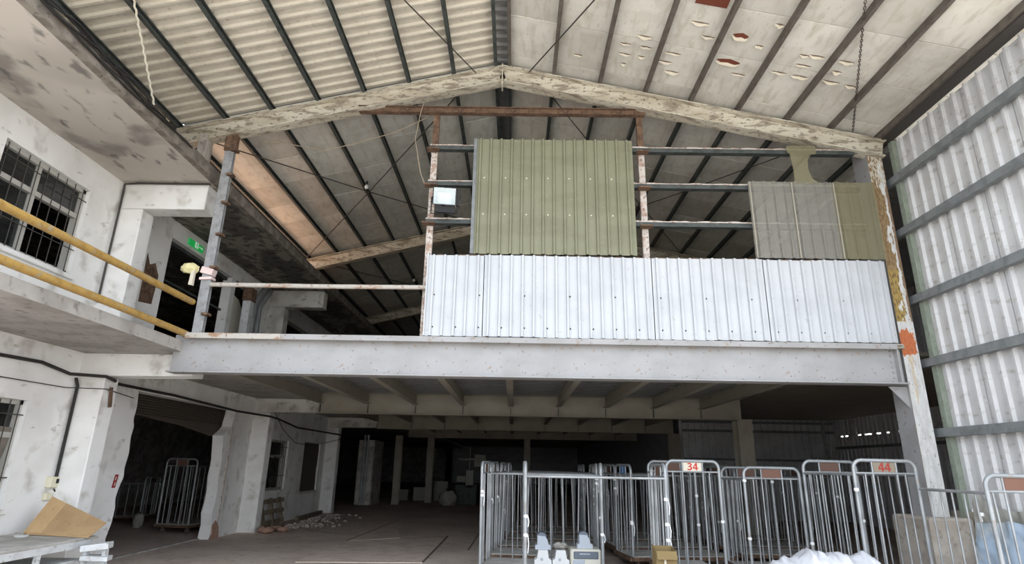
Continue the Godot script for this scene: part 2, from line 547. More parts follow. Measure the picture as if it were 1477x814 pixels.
func _ready() -> void:
	rng.seed = 20240611
	# camera
	var cam := Camera3D.new()
	cam.name = "camera"
	add_child(cam)
	cam.position = Vector3(0, 1.65, 0)
	cam.basis = Basis(Vector3.UP, 0.00826) * Basis(Vector3.RIGHT, 0.30323) * Basis(Vector3.BACK, 0.01785)
	cam.fov = 51.26
	cam.near = 0.05
	cam.far = 400.0
	# sky and exposure: a bright overcast day outside the open front of the shed
	var we := WorldEnvironment.new()
	we.name = "world_environment"
	var env := Environment.new()
	env.background_mode = Environment.BG_SKY
	var sky := Sky.new()
	var sm := ProceduralSkyMaterial.new()
	sm.sky_top_color = Color(0.80, 0.84, 0.89)
	sm.sky_horizon_color = Color(0.89, 0.90, 0.92)
	sm.ground_horizon_color = Color(0.55, 0.53, 0.50)
	sm.ground_bottom_color = Color(0.45, 0.43, 0.41)
	sm.sky_energy_multiplier = 2.4
	sky.sky_material = sm
	env.sky = sky
	env.tonemap_mode = Environment.TONE_MAPPER_LINEAR
	env.tonemap_exposure = 0.645
	env.sdfgi_enabled = true
	env.ssao_enabled = true
	env.ssil_enabled = true
	we.environment = env
	add_child(we)
	# sun standing behind the shed: it only reaches the yard outside
	var sun := DirectionalLight3D.new()
	sun.name = "sun"
	sun.light_energy = 8.0
	sun.light_color = Color(1.0, 0.97, 0.92)
	sun.light_angular_distance = 0.6
	sun.shadow_enabled = true
	add_child(sun)
	sun.look_at_from_position(Vector3(0, 20, 0), Vector3(0, 20, 0) + Vector3(-0.2, -1.0, 0.84), Vector3.UP)

	make_materials()
	build_shell()
	build_left_building()
	build_roof()
	build_mezzanine()
	build_screen_wall()
	build_right_side()
	build_back()
	build_carts()
	build_small()

# ---------------------------------------------------------------- floor
func build_shell() -> void:
	var f := struct("floor", "dusty brown concrete floor of the open shed")
	var mb := MB.new()
	mb.box(Vector3(-14, -0.3, -66), Vector3(12, 0, -1.0))
	part(f, "concrete_slab", mb, M.floor)
	var yd := struct("floor_001", "pale concrete yard outside the open front of the shed")
	mb = MB.new()
	mb.box(Vector3(-40, -0.3, -1.0), Vector3(40, -0.005, 45))
	mb.box(Vector3(12, -0.3, -66), Vector3(40, -0.005, -1.0))
	part(yd, "yard_slab", mb, M.yard)
	# steel and board sheets lying flush on the floor
	var pl := [[[-3.74, -11.1], [-1.58, -11.3], [-1.57, -15.4], [-3.66, -14.0]], [[-3.64, -14.1], [-2.62, -14.8], [-3.5, -19.0], [-4.6, -18.6]]]
	for q in pl:
		var m2 := MB.new()
		var poly := PackedVector2Array()
		for p in q:
			poly.append(Vector2(p[0], -p[1]))
		m2.prism(poly, Vector3(0, 0.0, 0), Vector3.RIGHT, Vector3.FORWARD, 0.012)
		part(f, "floor_sheet", m2, M.floor_fine)

	for q in [[-1.58, -11.3, -1.57, -15.4, 0.03], [-3.72, -11.13, -1.6, -11.33, 0.02], [-3.66, -14.05, -3.5, -19.0, 0.035], [-3.66, -14.0, -1.7, -15.2, 0.02], [-0.9, -13.0, -0.8, -20.0, 0.02], [-5.2, -16.0, -3.6, -15.0, 0.02]]:
		var a := Vector3(q[0], 0.006, q[1])
		var b := Vector3(q[2], 0.006, q[3])
		var m4 := MB.new()
		var dd := (b - a).normalized()
		m4.obox((a + b) * 0.5, Vector3(a.distance_to(b), 0.018, q[4]), Basis(dd, Vector3.UP, dd.cross(Vector3.UP)))
		part(f, "dirt_filled_joint", m4, M.dirt)
	# grit along the foot of the left wall
	var gr := MB.new()
	for i in 170:
		var zz := rng.randf_range(-21.0, -14.3)
		var xx := -6.15 + absf(rng.randfn(0.0, 0.45))
		if zz > -16.3:
			zz -= 2.2
		var r := rng.randf_range(0.012, 0.045)
		gr.obox(Vector3(xx, r * 0.4, zz), Vector3(r * 2.0, r * 1.2, r * 1.5), Basis(Vector3.UP, rng.randf() * 3.0) * Basis(Vector3.RIGHT, rng.randf_range(-0.3, 0.3)))
	var go := single("floor_grit", "loose grit and rubble crumbs along the foot of the left wall", "grit", gr, M.concrete_block, Vector3(-6.0, 0, -17.5))
	go.set_meta("kind", "stuff")

# ---------------------------------------------------------------- left building
const WX := -6.65
const PF := -6.23
func build_left_building() -> void:
	var w := struct("wall_left", "dirty white plastered two-storey wall with pillars along the left side")
	var mb := MB.new()
	# ground floor
	wall_x(mb, WX - 0.22, WX, -22.0, -4.6, 0.0, 3.2, [[-8.15, -6.2, 1.0, 2.39], [-14.35, -10.3, 0.0, 2.8], [-18.0, -16.55, 0.9, 2.24], [-20.95, -19.35, 0.77, 2.26]])
	part(w, "lower_wall", mb, M.plaster)
	mb = MB.new()
	wall_x(mb, WX - 0.22, WX, -60.0, -4.6, 3.36, 6.1, [[-8.3, -6.72, 4.25, 5.62], [-13.1, -10.55, 3.36, 5.75], [-14.95, -13.3, 3.36, 5.75], [-20.5, -15.8, 3.36, 5.6]])
	part(w, "upper_wall", mb, M.plaster)
	# broken door jambs: ragged outlines with the wall's thickness
	mb = MB.new()
	var rag := [[10.2, 0.0]]
	for q in [[10.52, 0.0], [10.46, 0.14], [10.40, 0.4], [10.47, 0.62], [10.49, 0.86], [10.44, 1.02], [10.48, 1.2], [10.55, 1.36], [10.52, 1.5], [10.56, 1.75], [10.52, 2.02], [10.55, 2.2], [10.50, 2.3], [10.52, 2.55], [10.48, 2.8]]:
		rag.append(q)
	rag.append([10.2, 2.8])
	mb.prism(pv(rag), Vector3(WX - 0.24, 0, 0), Vector3.FORWARD, Vector3.UP, -0.24 * -1.0)
	part(w, "broken_jamb", mb, M.plaster)
	mb = MB.new()
	rag = [[14.4, 0.0], [13.92, 0.0], [13.97, 0.3], [13.90, 0.55], [13.96, 0.72], [13.99, 1.0], [13.93, 1.3], [13.97, 1.6], [13.90, 2.0], [13.85, 2.2], [14.1, 2.34], [14.2, 2.42], [14.3, 2.8], [14.4, 2.8]]
	mb.prism(pv(rag), Vector3(WX - 0.24, 0, 0), Vector3.FORWARD, Vector3.UP, 0.24)
	part(w, "broken_jamb", mb, M.plaster)
	# pillars
	for z in [-8.95, -15.3, -21.5]:
		mb = MB.new()
		mb.bbox(Vector3(WX - 0.02, 0, z - 0.33), Vector3(PF, 2.85, z), 0.015)
		part(w, "pillar", mb, M.plaster)
		mb = MB.new()
		mb.bbox(Vector3(WX - 0.02, 3.36, z - 0.33), Vector3(PF, 5.63, z), 0.015)
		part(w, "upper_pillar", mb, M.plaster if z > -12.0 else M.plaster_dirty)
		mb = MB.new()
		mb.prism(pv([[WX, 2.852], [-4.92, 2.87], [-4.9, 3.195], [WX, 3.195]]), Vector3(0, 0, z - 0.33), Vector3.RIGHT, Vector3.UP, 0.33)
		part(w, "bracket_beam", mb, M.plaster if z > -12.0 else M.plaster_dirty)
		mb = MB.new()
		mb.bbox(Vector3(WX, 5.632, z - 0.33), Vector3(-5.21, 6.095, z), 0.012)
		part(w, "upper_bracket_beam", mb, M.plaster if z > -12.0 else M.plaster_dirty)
	# window reveals
	# slabs
	var s := struct("trim_1", "grey concrete balcony slab of the upper floor at the left")
	mb = MB.new()
	mb.box(Vector3(-14, 3.2, -60), Vector3(-5.0, 3.36, -4.6))
	part(s, "slab", mb, M.slab_grey)
	s = struct("ceiling", "stained concrete soffit over the left balcony")
	mb = MB.new()
	mb.box(Vector3(-14, 6.1, -9.1), Vector3(-5.06, 6.28, -4.6))
	part(s, "soffit_slab", mb, M.soffit)
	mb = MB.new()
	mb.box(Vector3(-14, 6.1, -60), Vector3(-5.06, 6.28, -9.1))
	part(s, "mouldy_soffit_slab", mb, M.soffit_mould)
	mb = MB.new()
	mb.box(Vector3(-14, 6.282, -60), Vector3(-5.35, 6.298, -9.0))
	part(s, "added_bounce_paving", mb, M.paving, "unseen terracotta paving added on the flat roof to bounce warm light")  # unseen layer added to throw warm light up under the eave boards
	mb = MB.new()
	mb.bbox(Vector3(-5.16, 6.098, -60), Vector3(-5.04, 6.30, -4.6), 0.012)
	part(s, "edge_beam", mb, M.edge_dark)
	# closing walls of the rooms behind
	s = struct("wall_rooms", "unlit rooms behind the left wall openings")
	mb = MB.new()
	mb.box(Vector3(-14.2, 0, -60), Vector3(-14, 6.28, -4.6))
	mb.box(Vector3(-14, 0, -60.2), Vector3(-6.0, 6.9, -60))
	mb.box(Vector3(-14, 0, -4.8), Vector3(WX - 0.2, 6.1, -4.6))
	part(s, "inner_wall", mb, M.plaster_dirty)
	mb = MB.new()
	mb.box(Vector3(-6.62, 6.28, -8.7), Vector3(-6.5, 6.9, -4.7))
	mb.box(Vector3(-6.62, 6.28, -60), Vector3(-6.5, 6.9, -15.3))
	part(s, "upstand", mb, M.slab_edge)
	# stub under the rafter
	mb = MB.new()
	mb.bbox(Vector3(-5.32, 6.28, -8.8), Vector3(-5.17, 6.84, -8.6), 0.01)
	single("stub_post", "short concrete stub between soffit edge and left end of the front rafter", "post", mb, M.slab_edge, Vector3(-5.25, 6.28, -8.7))
	# upper window
	window_bars("window_1", "barred aluminium window on the upper floor at the left", -8.3, -6.72, 4.25, 5.62, 2)
	# ground floor window at the left edge with torn dirty curtain
	window_bars("window_2", "barred window at the left edge with a dirty curtain", -8.15, -6.2, 1.0, 2.39, 2)
	window_bars("window_3", "dark barred window between the pillars under the mezzanine", -18.0, -16.55, 0.9, 2.24, 1)
	var t := struct("window_4", "window covered by a dark warped board under the mezzanine")
	mb = MB.new()
	mb.prism(pv([[19.32, 0.76], [20.95, 0.74], [20.9, 1.4], [20.98, 1.9], [20.92, 2.27], [19.4, 2.28], [19.33, 1.7], [19.38, 1.2]]), Vector3(WX - 0.10, 0, 0), Vector3.FORWARD, Vector3.UP, 0.05)
	part(t, "board", mb, M.shutter)
	mb = MB.new()
	mb.box(Vector3(WX - 0.2, 0.70, -20.95), Vector3(WX + 0.04, 0.77, -19.35))
	part(t, "sill", mb, M.plaster_dirty)
	# curtain
	var P := []
	for i in 15:
		var row := PackedVector3Array()
		for j in 25:
			var u := j / 24.0
			var q := i / 14.0
			var zz := lerpf(-6.3, -8.12 + 0.55 * q * q * (1.0 - 0.5 * u), u)
			row.append(Vector3(WX - 0.1 + 0.025 * sin(u * 34.0 + q * 3.0), 2.2 - 0.18 * u * (1 - q) - q * 1.1, zz))
		P.append(row)
	mb = MB.new()
	mb.grid(P)
	single("curtain", "dirty grey-brown torn curtain hanging in the lower left window", "curtain", mb, M.dirty_curtain, Vector3(WX - 0.1, 1.1, -7.2))
	# shutter over the loading doorway
	var d := struct("door_1", "loading doorway with a half-open rusty roller shutter")
	mb = MB.new()
	mb.box(Vector3(WX - 0.34, 2.45, -14.3), Vector3(WX - 0.30, 3.0, -10.4))
	part(d, "shutter_back", mb, M.shutter)
	for k in 9:
		mb = MB.new()
		var y0 := 2.42 + 0.045 * k
		mb.prism(pv([[0, 0], [0.03, 0.008], [0.03, 0.034], [0, 0.042]]), Vector3(WX - 0.30, y0, -14.28), Vector3.RIGHT, Vector3.UP, 3.85)
		part(d, "slat", mb, M.shutter)
	mb = MB.new()
	mb.prism(pv([[11.3, 2.45], [14.25, 2.45], [14.2, 2.36], [13.8, 2.18], [12.4, 2.34], [11.35, 2.4]]), Vector3(WX - 0.27, 0, 0), Vector3.FORWARD, Vector3.UP, 0.012)
	part(d, "torn_sheet", mb, M.shutter)
	mb = MB.new()
	mb.tube(p3([[WX - 0.02, 0.05, -14.22], [WX - 0.01, 1.3, -14.24], [WX - 0.02, 2.45, -14.25]]), 0.035, 6)
	part(d, "guide_rail", mb, M.flaking_post)
	# plinth line on the floor at the threshold
	mb = MB.new()
	mb.box(Vector3(WX - 0.28, 0, -14.0), Vector3(WX - 0.2, 0.025, -10.4))
	part(d, "threshold", mb, M.slab_edge)
	# upper floor doorways: frames
	d = struct("door_2", "wide dark doorway on the upper balcony under the exit sign")
	mb = MB.new()
	mb.box(Vector3(WX - 0.2, 3.36, -10.6), Vector3(WX - 0.12, 5.75, -10.52))
	mb.box(Vector3(WX - 0.2, 5.68, -13.1), Vector3(WX - 0.12, 5.75, -10.5))
	mb.box(Vector3(WX - 0.2, 4.95, -13.1), Vector3(WX - 0.15, 4.99, -10.5))
	part(d, "frame", mb, M.dark_steel)
	mb = MB.new()
	mb.bbox(Vector3(-6.32, 3.36, -13.3), Vector3(-6.14, 5.2, -13.08), 0.01)
	part(d, "door_post", mb, M.white_metal)
	mb = MB.new()
	mb.bbox(Vector3(-6.34, 5.2, -13.32), Vector3(-6.12, 5.5, -13.06), 0.01)
	part(d, "post_cap", mb, M.rust)
	mb = MB.new()
	mb.prism(pv([[13.3, 3.36], [14.95, 3.36], [14.9, 4.6], [14.6, 4.9], [14.65, 5.05], [14.2, 5.2], [13.9, 5.1], [13.6, 5.35], [13.3, 5.4]]), Vector3(WX - 0.12, 0, 0), Vector3.FORWARD, Vector3.UP, 0.1)
	part(d, "broken_panel", mb, M.cream_plastic)
	for k in 2:
		mb = MB.new()
		var zz2 := -14.0 - 0.28 * k
		mb.tube(p3([[-6.45, 3.4, zz2], [-6.45, 5.35, zz2], [-6.42, 5.6, zz2 - 0.15], [-6.4, 5.9, zz2 - 0.4]]), 0.07, 8)
		part(d, "pipe", mb, M.galv)
	# peeling dark patch under the door wall: rusty plate
	mb = MB.new()
	mb.prism(pv([[9.95, 4.3], [10.32, 4.35], [10.36, 4.9], [10.2, 5.1], [10.05, 5.02], [9.93, 5.2]]), Vector3(WX - 0.005, 0, 0), Vector3.FORWARD, Vector3.UP, 0.012)
	part(w, "bare_patch", mb, M.rust)
	# exit sign
	var ex := thing("exit_sign", "green emergency exit sign above the upper doorway", "sign", Vector3(WX + 0.06, 5.87, -11.33))
	mb = MB.new()
	mb.bbox(Vector3(WX + 0.005, 5.81, -11.61), Vector3(WX + 0.05, 5.94, -11.06), 0.008)
	part(ex, "case", mb, M.exit_green)
	mb = MB.new()
	mb.box(Vector3(WX + 0.05, 5.815, -11.38), Vector3(WX + 0.056, 5.935, -11.26))
	part(ex, "white_field", mb, M.exit_white)
	mb = MB.new()      # running figure
	mb.prism(pv([[11.31, 5.835], [11.33, 5.835], [11.325, 5.87], [11.345, 5.90], [11.32, 5.915], [11.30, 5.88]]), Vector3(WX + 0.056, 0, 0), Vector3.FORWARD, Vector3.UP, 0.003)
	part(ex, "running_figure", mb, M.exit_green)
	mb = MB.new()
	mb.prism(pv([[11.42, 5.868], [11.52, 5.868], [11.52, 5.85], [11.57, 5.876], [11.52, 5.902], [11.52, 5.884], [11.42, 5.884]]), Vector3(WX + 0.05, 0, 0), Vector3.FORWARD, Vector3.UP, 0.004)
	part(ex, "arrow", mb, M.exit_white)
	# yellow guard rails on the balcony edge
	for k in 2:
		mb = MB.new()
		var yy: float = [3.96, 3.46][k]
		mb.tube(p3([[-4.95, yy, -4.6], [-4.955, yy, -5.5], [-4.95, yy + 0.004, -7.0], [-4.95, yy, -8.66]]), 0.047, 12)
		single("guard_rail", ["upper worn yellow pipe rail along the left balcony edge", "lower worn yellow pipe rail along the left balcony edge"][k], "rail", mb, M.yellow, Vector3(-4.95, yy, -6.6))
	# wiring conduit on the upper wall
	mb = MB.new()
	mb.tube(p3([[WX + 0.05, 4.0, -8.92], [WX + 0.05, 5.95, -8.92], [WX + 0.06, 6.05, -8.9], [WX + 0.3, 6.07, -8.9], [-5.15, 6.07, -8.9]]), 0.018, 6)
	single("conduit", "thin conduit bent over the upper pillar and bracket", "conduit", mb, M.rod, Vector3(WX + 0.05, 4.0, -8.92))

func window_bars(called: String, label: String, z0: float, z1: float, y0: float, y1: float, cols: int) -> void:
	var t := struct(called, label)
	var x := WX - 0.12
	var mb := MB.new()
	for q in [[z0, y0, z1, y0 + 0.06], [z0, y1 - 0.06, z1, y1], [z0, y0, z0 + 0.06, y1], [z1 - 0.06, y0, z1, y1]]:
		mb.box(Vector3(x - 0.05, q[1], q[0]), Vector3(x + 0.05, q[3], q[2]))
	part(t, "frame", mb, M.frame_alu)
	var ym := y1 - 0.33 * (y1 - y0)
	mb = MB.new()
	mb.box(Vector3(x - 0.03, ym - 0.035, z0 + 0.06), Vector3(x + 0.045, ym + 0.035, z1 - 0.06))
	part(t, "transom", mb, M.frame_alu)
	for k in range(1, cols + 1):
		if cols > 1 or k < cols:
			var zm := lerpf(z0, z1, (k - 0.45) / cols) if k > 1 else lerpf(z0, z1, 0.56)
			if k <= cols - 1 or cols == 1:
				mb = MB.new()
				mb.box(Vector3(x - 0.03, y0 + 0.06, zm - 0.03), Vector3(x + 0.04, y1 - 0.06, zm + 0.03))
				part(t, "mullion", mb, M.frame_alu)
	mb = MB.new()
	mb.box(Vector3(x - 0.012, ym + 0.04, z0 + 0.06), Vector3(x - 0.004, y1 - 0.06, z1 - 0.06))
	part(t, "upper_pane", mb, M.glass_dark)
	mb = MB.new()
	mb.box(Vector3(x - 0.022, y0 + 0.06, lerpf(z0, z1, 0.56)), Vector3(x - 0.014, ym - 0.04, z1 - 0.06))
	part(t, "lower_pane", mb, M.glass_dark)
	var nb := int((z1 - z0) / 0.16)
	for k in nb:
		mb = MB.new()
		var zz := z0 + (k + 0.5) * (z1 - z0) / nb
		mb.tube(p3([[x + 0.08, y0 + 0.01, zz], [x + 0.08, y1 - 0.01, zz]]), 0.007, 5)
		part(t, "bar", mb, M.rod)
	for q in [0.28, 0.86]:
		mb = MB.new()
		mb.tube(p3([[x + 0.09, lerpf(y0, y1, q), z0], [x + 0.09, lerpf(y0, y1, q), z1]]), 0.008, 5)
		part(t, "cross_bar", mb, M.rod)
	mb = MB.new()
	mb.bbox(Vector3(WX - 0.2, y0 - 0.07, z0 - 0.04), Vector3(WX + 0.05, y0, z1 + 0.04), 0.01)
	part(t, "sill", mb, M.plaster)

# ---------------------------------------------------------------- roof
func board_mesh(l: float, w: float) -> Mesh:
	var key := "board%.3f_%.3f" % [l, w]
	if not cache.has(key):
		var mb := MB.new()
		mb.bbox(Vector3(-l / 2, -0.015, -w / 2), Vector3(l / 2, 0.015, w / 2), 0.004)
		cache[key] = mb.mesh()
	return cache[key]

func boards(parent: Node3D, xs: Array, zs: Array) -> void:
	for i in xs.size() - 1:
		for j in zs.size() - 1:
			var a := Vector3(xs[i], raf(xs[i]) + 0.115, 0)
			var b := Vector3(xs[i + 1], raf(xs[i + 1]) + 0.115, 0)
			var d := (b - a).normalized()
			var w: float = absf(zs[j + 1] - zs[j]) - 0.011
			var up := Vector3(0, 0, -1).cross(d).normalized()
			if up.y < 0:
				up = -up
			var bs := Basis(d, up, d.cross(up)) * Basis(Vector3.RIGHT, rng.randf_range(-0.006, 0.006))
			var mid := (a + b) * 0.5
			mid.z = (zs[j] + zs[j + 1]) * 0.5
			mid.y += rng.randf_range(-0.003, 0.003)
			var mt: Material = M["board%d" % rng.randi_range(0, 3)]
			lpart(parent, "board", board_mesh(a.distance_to(b) - 0.004, w), mt, Transform3D(bs, mid))

func purlins(parent: Node3D, xs: Array, z0: float, z1: float, mat: Material) -> void:
	for x in xs:
		var mb := MB.new()
		mb.prism(c_profile(0.055, 0.1), Vector3(x - 0.027, raf(x) + 0.0, z0), Vector3.RIGHT, Vector3.UP, z1 - z0)
		part(parent, "purlin", mb, mat)

func build_roof() -> void:
	# front left: bare trapezoidal sheets
	var r := struct("ceiling_001", "front left roof slope of bare ribbed metal sheets on dark purlins")
	var d := Vector3(1, 0.2457, 0).normalized()
	var up := Vector3(-0.2457, 1, 0).normalized()
	var L := (PL[8] + 6.6) / d.x
	var z := -8.72
	while z < -5.0:
		var mb := MB.new()
		mb.sheet(Vector3(-6.6, raf(-6.6) + 0.142, z), Vector3(0, 0, 1), d, -up, 0.804, L, 0.2, 0.075, 0.036, 0.036, 0.003)
		part(r, "roof_sheet", mb, M.roof_sheet)
		z += 0.8
	purlins(r, PL, -8.7, -4.7, M.dark_steel)
	# ridge capping
	var cap := MB.new()
	cap.sheet(Vector3(-0.44, raf(-0.3) + 0.12, -8.7), Vector3(0, 0, 1), Vector3(1, 0, 0), Vector3.UP, 4.0, 0.3, 0.2, 0.13, 0.07, 0.04)
	part(r, "ridge_cap", cap, M.deck)
	# front right: boards
	r = struct("ceiling_002", "front right roof slope of torn off-white insulation boards")
	var zf := [-8.72]
	var zz := -8.41
	while zz < -4.75:
		zf.append(zz)
		zz += 0.925
	zf.append(zz)
	boards(r, [-0.18, 0.59, 1.38, 2.15, 2.91, 3.69, 4.49, 5.21, 5.98, 6.5], zf)
	skin(r, -0.18, 6.5, -8.72, -3.9)
	purlins(r, PR, -8.7, -4.7, M.purlin_brown)
	# torn flaps
	var fl := [[2.57, -6.95], [2.76, -7.19], [3.18, -7.08], [3.19, -7.64], [2.46, -8.08], [1.69, -8.11], [1.89, -7.42], [1.64, -7.65], [1.95, -7.64], [0.95, -8.11], [2.37, -7.66], [2.29, -7.88], [3.59, -6.72], [4.14, -7.2], [4.3, -7.17], [4.21, -7.4], [4.27, -7.64], [3.96, -7.64], [4.71, -7.17], [4.72, -7.63], [5.02, -7.64], [3.42, -7.85], [3.49, -7.18], [1.67, -7.88], [1.93, -7.87], [4.69, -7.4]]
	var rd := Vector3(1, -0.2165, 0).normalized()
	var rup := Vector3(0.2165, 1, 0).normalized()
	var kk := 0
	for q in fl:
		var wv: float = rng.randf_range(0.05, 0.14) * (1.6 if kk in [3, 4, 15] else 1.0)
		var hv: float = rng.randf_range(0.022, 0.045) * (1.5 if kk in [2, 3, 4] else 1.0)
		var o := Vector3(q[0], raf(q[0]) + 0.098, q[1])
		var P := []
		for i in 5:
			var row := PackedVector3Array()
			var t := i / 4.0
			for j in 7:
				var s := (j / 6.0 - 0.5) * 2.0
				var prof := 1.0 - s * s * (0.75 + 0.2 * sin(kk * 3.1))
				row.append(o + rd * (s * wv) + Vector3(0, 0, -1) * (hv * 0.5 * prof * sin(t * 1.4)) - rup * (hv * prof * sin(t * 1.7) + 0.004) + Vector3(0, 0, 0.012 * sin(j * 1.7 + kk)))
			P.append(row)
		var mb := MB.new()
		mb.grid(P)
		part(r, "torn_flap", mb, M.plate_white)
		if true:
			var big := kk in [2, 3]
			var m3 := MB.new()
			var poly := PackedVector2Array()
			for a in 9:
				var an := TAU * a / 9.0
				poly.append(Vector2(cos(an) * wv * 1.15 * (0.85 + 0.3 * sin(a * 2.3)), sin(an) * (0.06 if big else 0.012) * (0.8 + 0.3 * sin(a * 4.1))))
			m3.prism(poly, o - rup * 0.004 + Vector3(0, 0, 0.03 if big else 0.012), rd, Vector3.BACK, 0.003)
			part(r, "torn_hole_and_slit_shade", m3, M.hole_red if big else M.flap_shade_brown)  # big ones are real holes; small ones are flap shadow painted as brown slits
		kk += 1
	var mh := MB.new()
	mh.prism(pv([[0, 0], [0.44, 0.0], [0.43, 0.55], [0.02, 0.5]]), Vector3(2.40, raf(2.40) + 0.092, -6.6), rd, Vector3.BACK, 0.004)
	part(r, "missing_board", mh, M.hole_red)
	# rear slopes
	var zr := [-8.72]
	zz = -9.335
	while zz > -21.9:
		zr.append(zz)
		zz -= 0.925
	zr.append(-22.4)
	r = struct("ceiling_003", "rear left roof slope of grey boards behind the mezzanine screen")
	var zb := []
	var zc := []
	for q in zr:
		if q >= -15.2:
			zb.append(q)
		if q <= -14.8:
			zc.append(q)
	boards(r, [-5.72, -4.95, -4.19, -3.43, -2.66, -1.90, -1.14, -0.42], zb)
	boards(r, [-6.6, -5.7, -4.95, -4.19, -3.43, -2.66, -1.90, -1.14, -0.42], zc)
	skin(r, -5.72, -0.42, -14.9, -8.72)
	var fa := MB.new()
	fa.box(Vector3(-5.80, raf(-5.75) - 0.012, -15.1), Vector3(-5.74, raf(-5.75) + 0.16, -8.5))
	part(r, "eave_fascia", fa, M.dark_steel)
	skin(r, -6.6, -0.42, -22.4, -14.9)
	purlins(r, PL.slice(1), -60.0, -8.72, M.dark_steel)
	rear_rest(r, -6.6, -0.42)
	r = struct("ceiling_004", "rear right roof slope of grey boards behind the mezzanine screen")
	boards(r, [-0.18, 0.59, 1.38, 2.15, 2.91, 3.69, 4.49, 5.21, 5.98, 6.5], zr)
	skin(r, -0.18, 6.5, -22.4, -8.72)
	purlins(r, PR, -60.0, -8.72, M.dark_steel)
	rear_rest(r, -0.18, 6.5)
	var rc := MB.new()
	rc.box(Vector3(-0.46, raf(-0.3) + 0.13, -60), Vector3(-0.14, raf(-0.3) + 0.16, -8.72))
	part(r, "ridge_cap", rc, M.deck)
	# closing lids over the eaves
	# rafters
	var nm := ["peeling white steel rafter with apex above the corrugated screen wall", "dark flaking rafter behind the screen, second from the front", "third dark rafter far back under the roof", "fourth rafter at the far end of the roof"]
	var k2 := 0
	for zq in [-8.7, -15.2, -21.8, -28.4]:
		var t := thing("roof_rafter", nm[k2], "rafter", Vector3(RIDGE, 6.8, zq))
		var a := MB.new()
		h_beam(a, Vector3(-6.4, raf(-6.4), zq), Vector3(RIDGE, raf(RIDGE), zq), Vector3.UP, 0.31, 0.2)
		part(t, "left_rafter", a, M.rafter_paint)
		var b := MB.new()
		h_beam(b, Vector3(RIDGE, raf(RIDGE), zq), Vector3(6.08, raf(6.08), zq), Vector3.UP, 0.31, 0.2)
		part(t, "right_rafter", b, M.rafter_paint)
		var c := MB.new()
		c.box(Vector3(RIDGE - 0.012, raf(RIDGE) - 0.4, zq - 0.11), Vector3(RIDGE + 0.012, raf(RIDGE) + 0.02, zq + 0.11))
		part(t, "apex_plate", c, M.rafter_paint)
		# bolted cleats where the purlins sit
		k2 += 1
	# bracing rods
	var rods := [[[-5.62, -8.75], [-1.2, -14.9]], [[-5.66, -14.9], [-0.9, -8.85]], [[1.85, -4.9], [0.16, -8.6]], [[-2.45, -4.9], [-0.76, -8.6]], [[0.35, -8.8], [4.4, -14.9]], [[5.2, -8.9], [1.5, -14.9]], [[-5.5, -15.4], [-2.0, -21.5], "faint brace rod in the far left roof bay"]]
	var pairs := [[0, 1, "pair of thin crossed brace rods under the rear left slope"], [2, -1, "thin brace rod under the front right slope near the ridge"], [3, -1, "thin brace rod under the front left slope near the ridge"], [4, 5, "pair of thin crossed brace rods under the rear right slope"], [6, -1, "faint brace rod in the far left roof bay"]]
	for pr in pairs:
		var f0: Array = rods[pr[0]][0]
		var t := thing("roof_brace", pr[2], "brace", Vector3(f0[0], raf(f0[0]) - 0.05, f0[1]))
		for k in 2:
			if pr[k] < 0:
				continue
			var q: Array = rods[pr[k]]
			var x0: float = q[0][0]
			var x1: float = q[1][0]
			var mb := MB.new()
			mb.tube(p3([[x0, raf(x0) - 0.05, q[0][1]], [(x0 + x1) / 2, raf((x0 + x1) / 2) - 0.09, (q[0][1] + q[1][1]) / 2], [x1, raf(x1) - 0.05, q[1][1]]]), 0.011, 6)
			part(t, "rod", mb, M.rod)
	# hanging chain and rope
	chain("hanging_chain", "dark chain under the right roof slope ending at the front rafter", Vector3(4.32, 7.30, -6.0), Vector3(5.56, 7.06, -8.62), M.chain)
	var rp := MB.new()
	var pts := PackedVector3Array()
	for i in 41:
		var t2 := i / 40.0
		pts.append(Vector3(-4.89, 7.2, -6.0).lerp(Vector3(-5.06, 6.34, -7.03), t2) + Vector3(0.008 * sin(i * 1.9), 0, 0.008 * cos(i * 1.9)))
	rp.tube(pts, 0.015, 6)
	single("twisted_rope", "pale twisted rope from the left roof down to the soffit edge", "rope", rp, M.plate_white, Vector3(-5.06, 6.34, -7.03))
	# bulbs
	var bl := [[-3.3, -11.6], [-3.35, -18.3]]
	for i in 2:
		var x: float = bl[i][0]
		var t := thing("bulb_holder", ["small white unlit bulb under the rear left roof slope", "tiny white unlit bulb farther back under the left roof slope"][i], "bulb", Vector3(x, raf(x) - 0.12, bl[i][1]))
		var mb := MB.new()
		mb.lathe(Vector3(x, raf(x) - 0.15, bl[i][1]), Vector3.UP, pv([[0.001, -0.05], [0.035, -0.035], [0.05, 0.0], [0.035, 0.04], [0.02, 0.06]]), 12)
		part(t, "bulb", mb, M.white_plastic)
		mb = MB.new()
		mb.lathe(Vector3(x, raf(x) - 0.10, bl[i][1]), Vector3.UP, pv([[0.001, 0.0], [0.024, 0.0], [0.024, 0.06], [0.012, 0.1], [0.001, 0.1]]), 10)
		part(t, "holder", mb, M.black)

# outer metal skin above the boards
func skin(r: Node3D, x0: float, x1: float, z0: float, z1: float) -> void:
	var mb := MB.new()
	for k in 2:
		var o := Vector3(0, 0.17 + 0.02 * k, 0)
		var a := Vector3(x0, raf(x0), 0) + o
		var b := Vector3(x1, raf(x1), 0) + o
		mb.quad(a + Vector3(0, 0, z0), b + Vector3(0, 0, z0), b + Vector3(0, 0, z1), a + Vector3(0, 0, z1), Vector3.DOWN if k == 0 else Vector3.UP)
	part(r, "outer_skin", mb, M.deck)

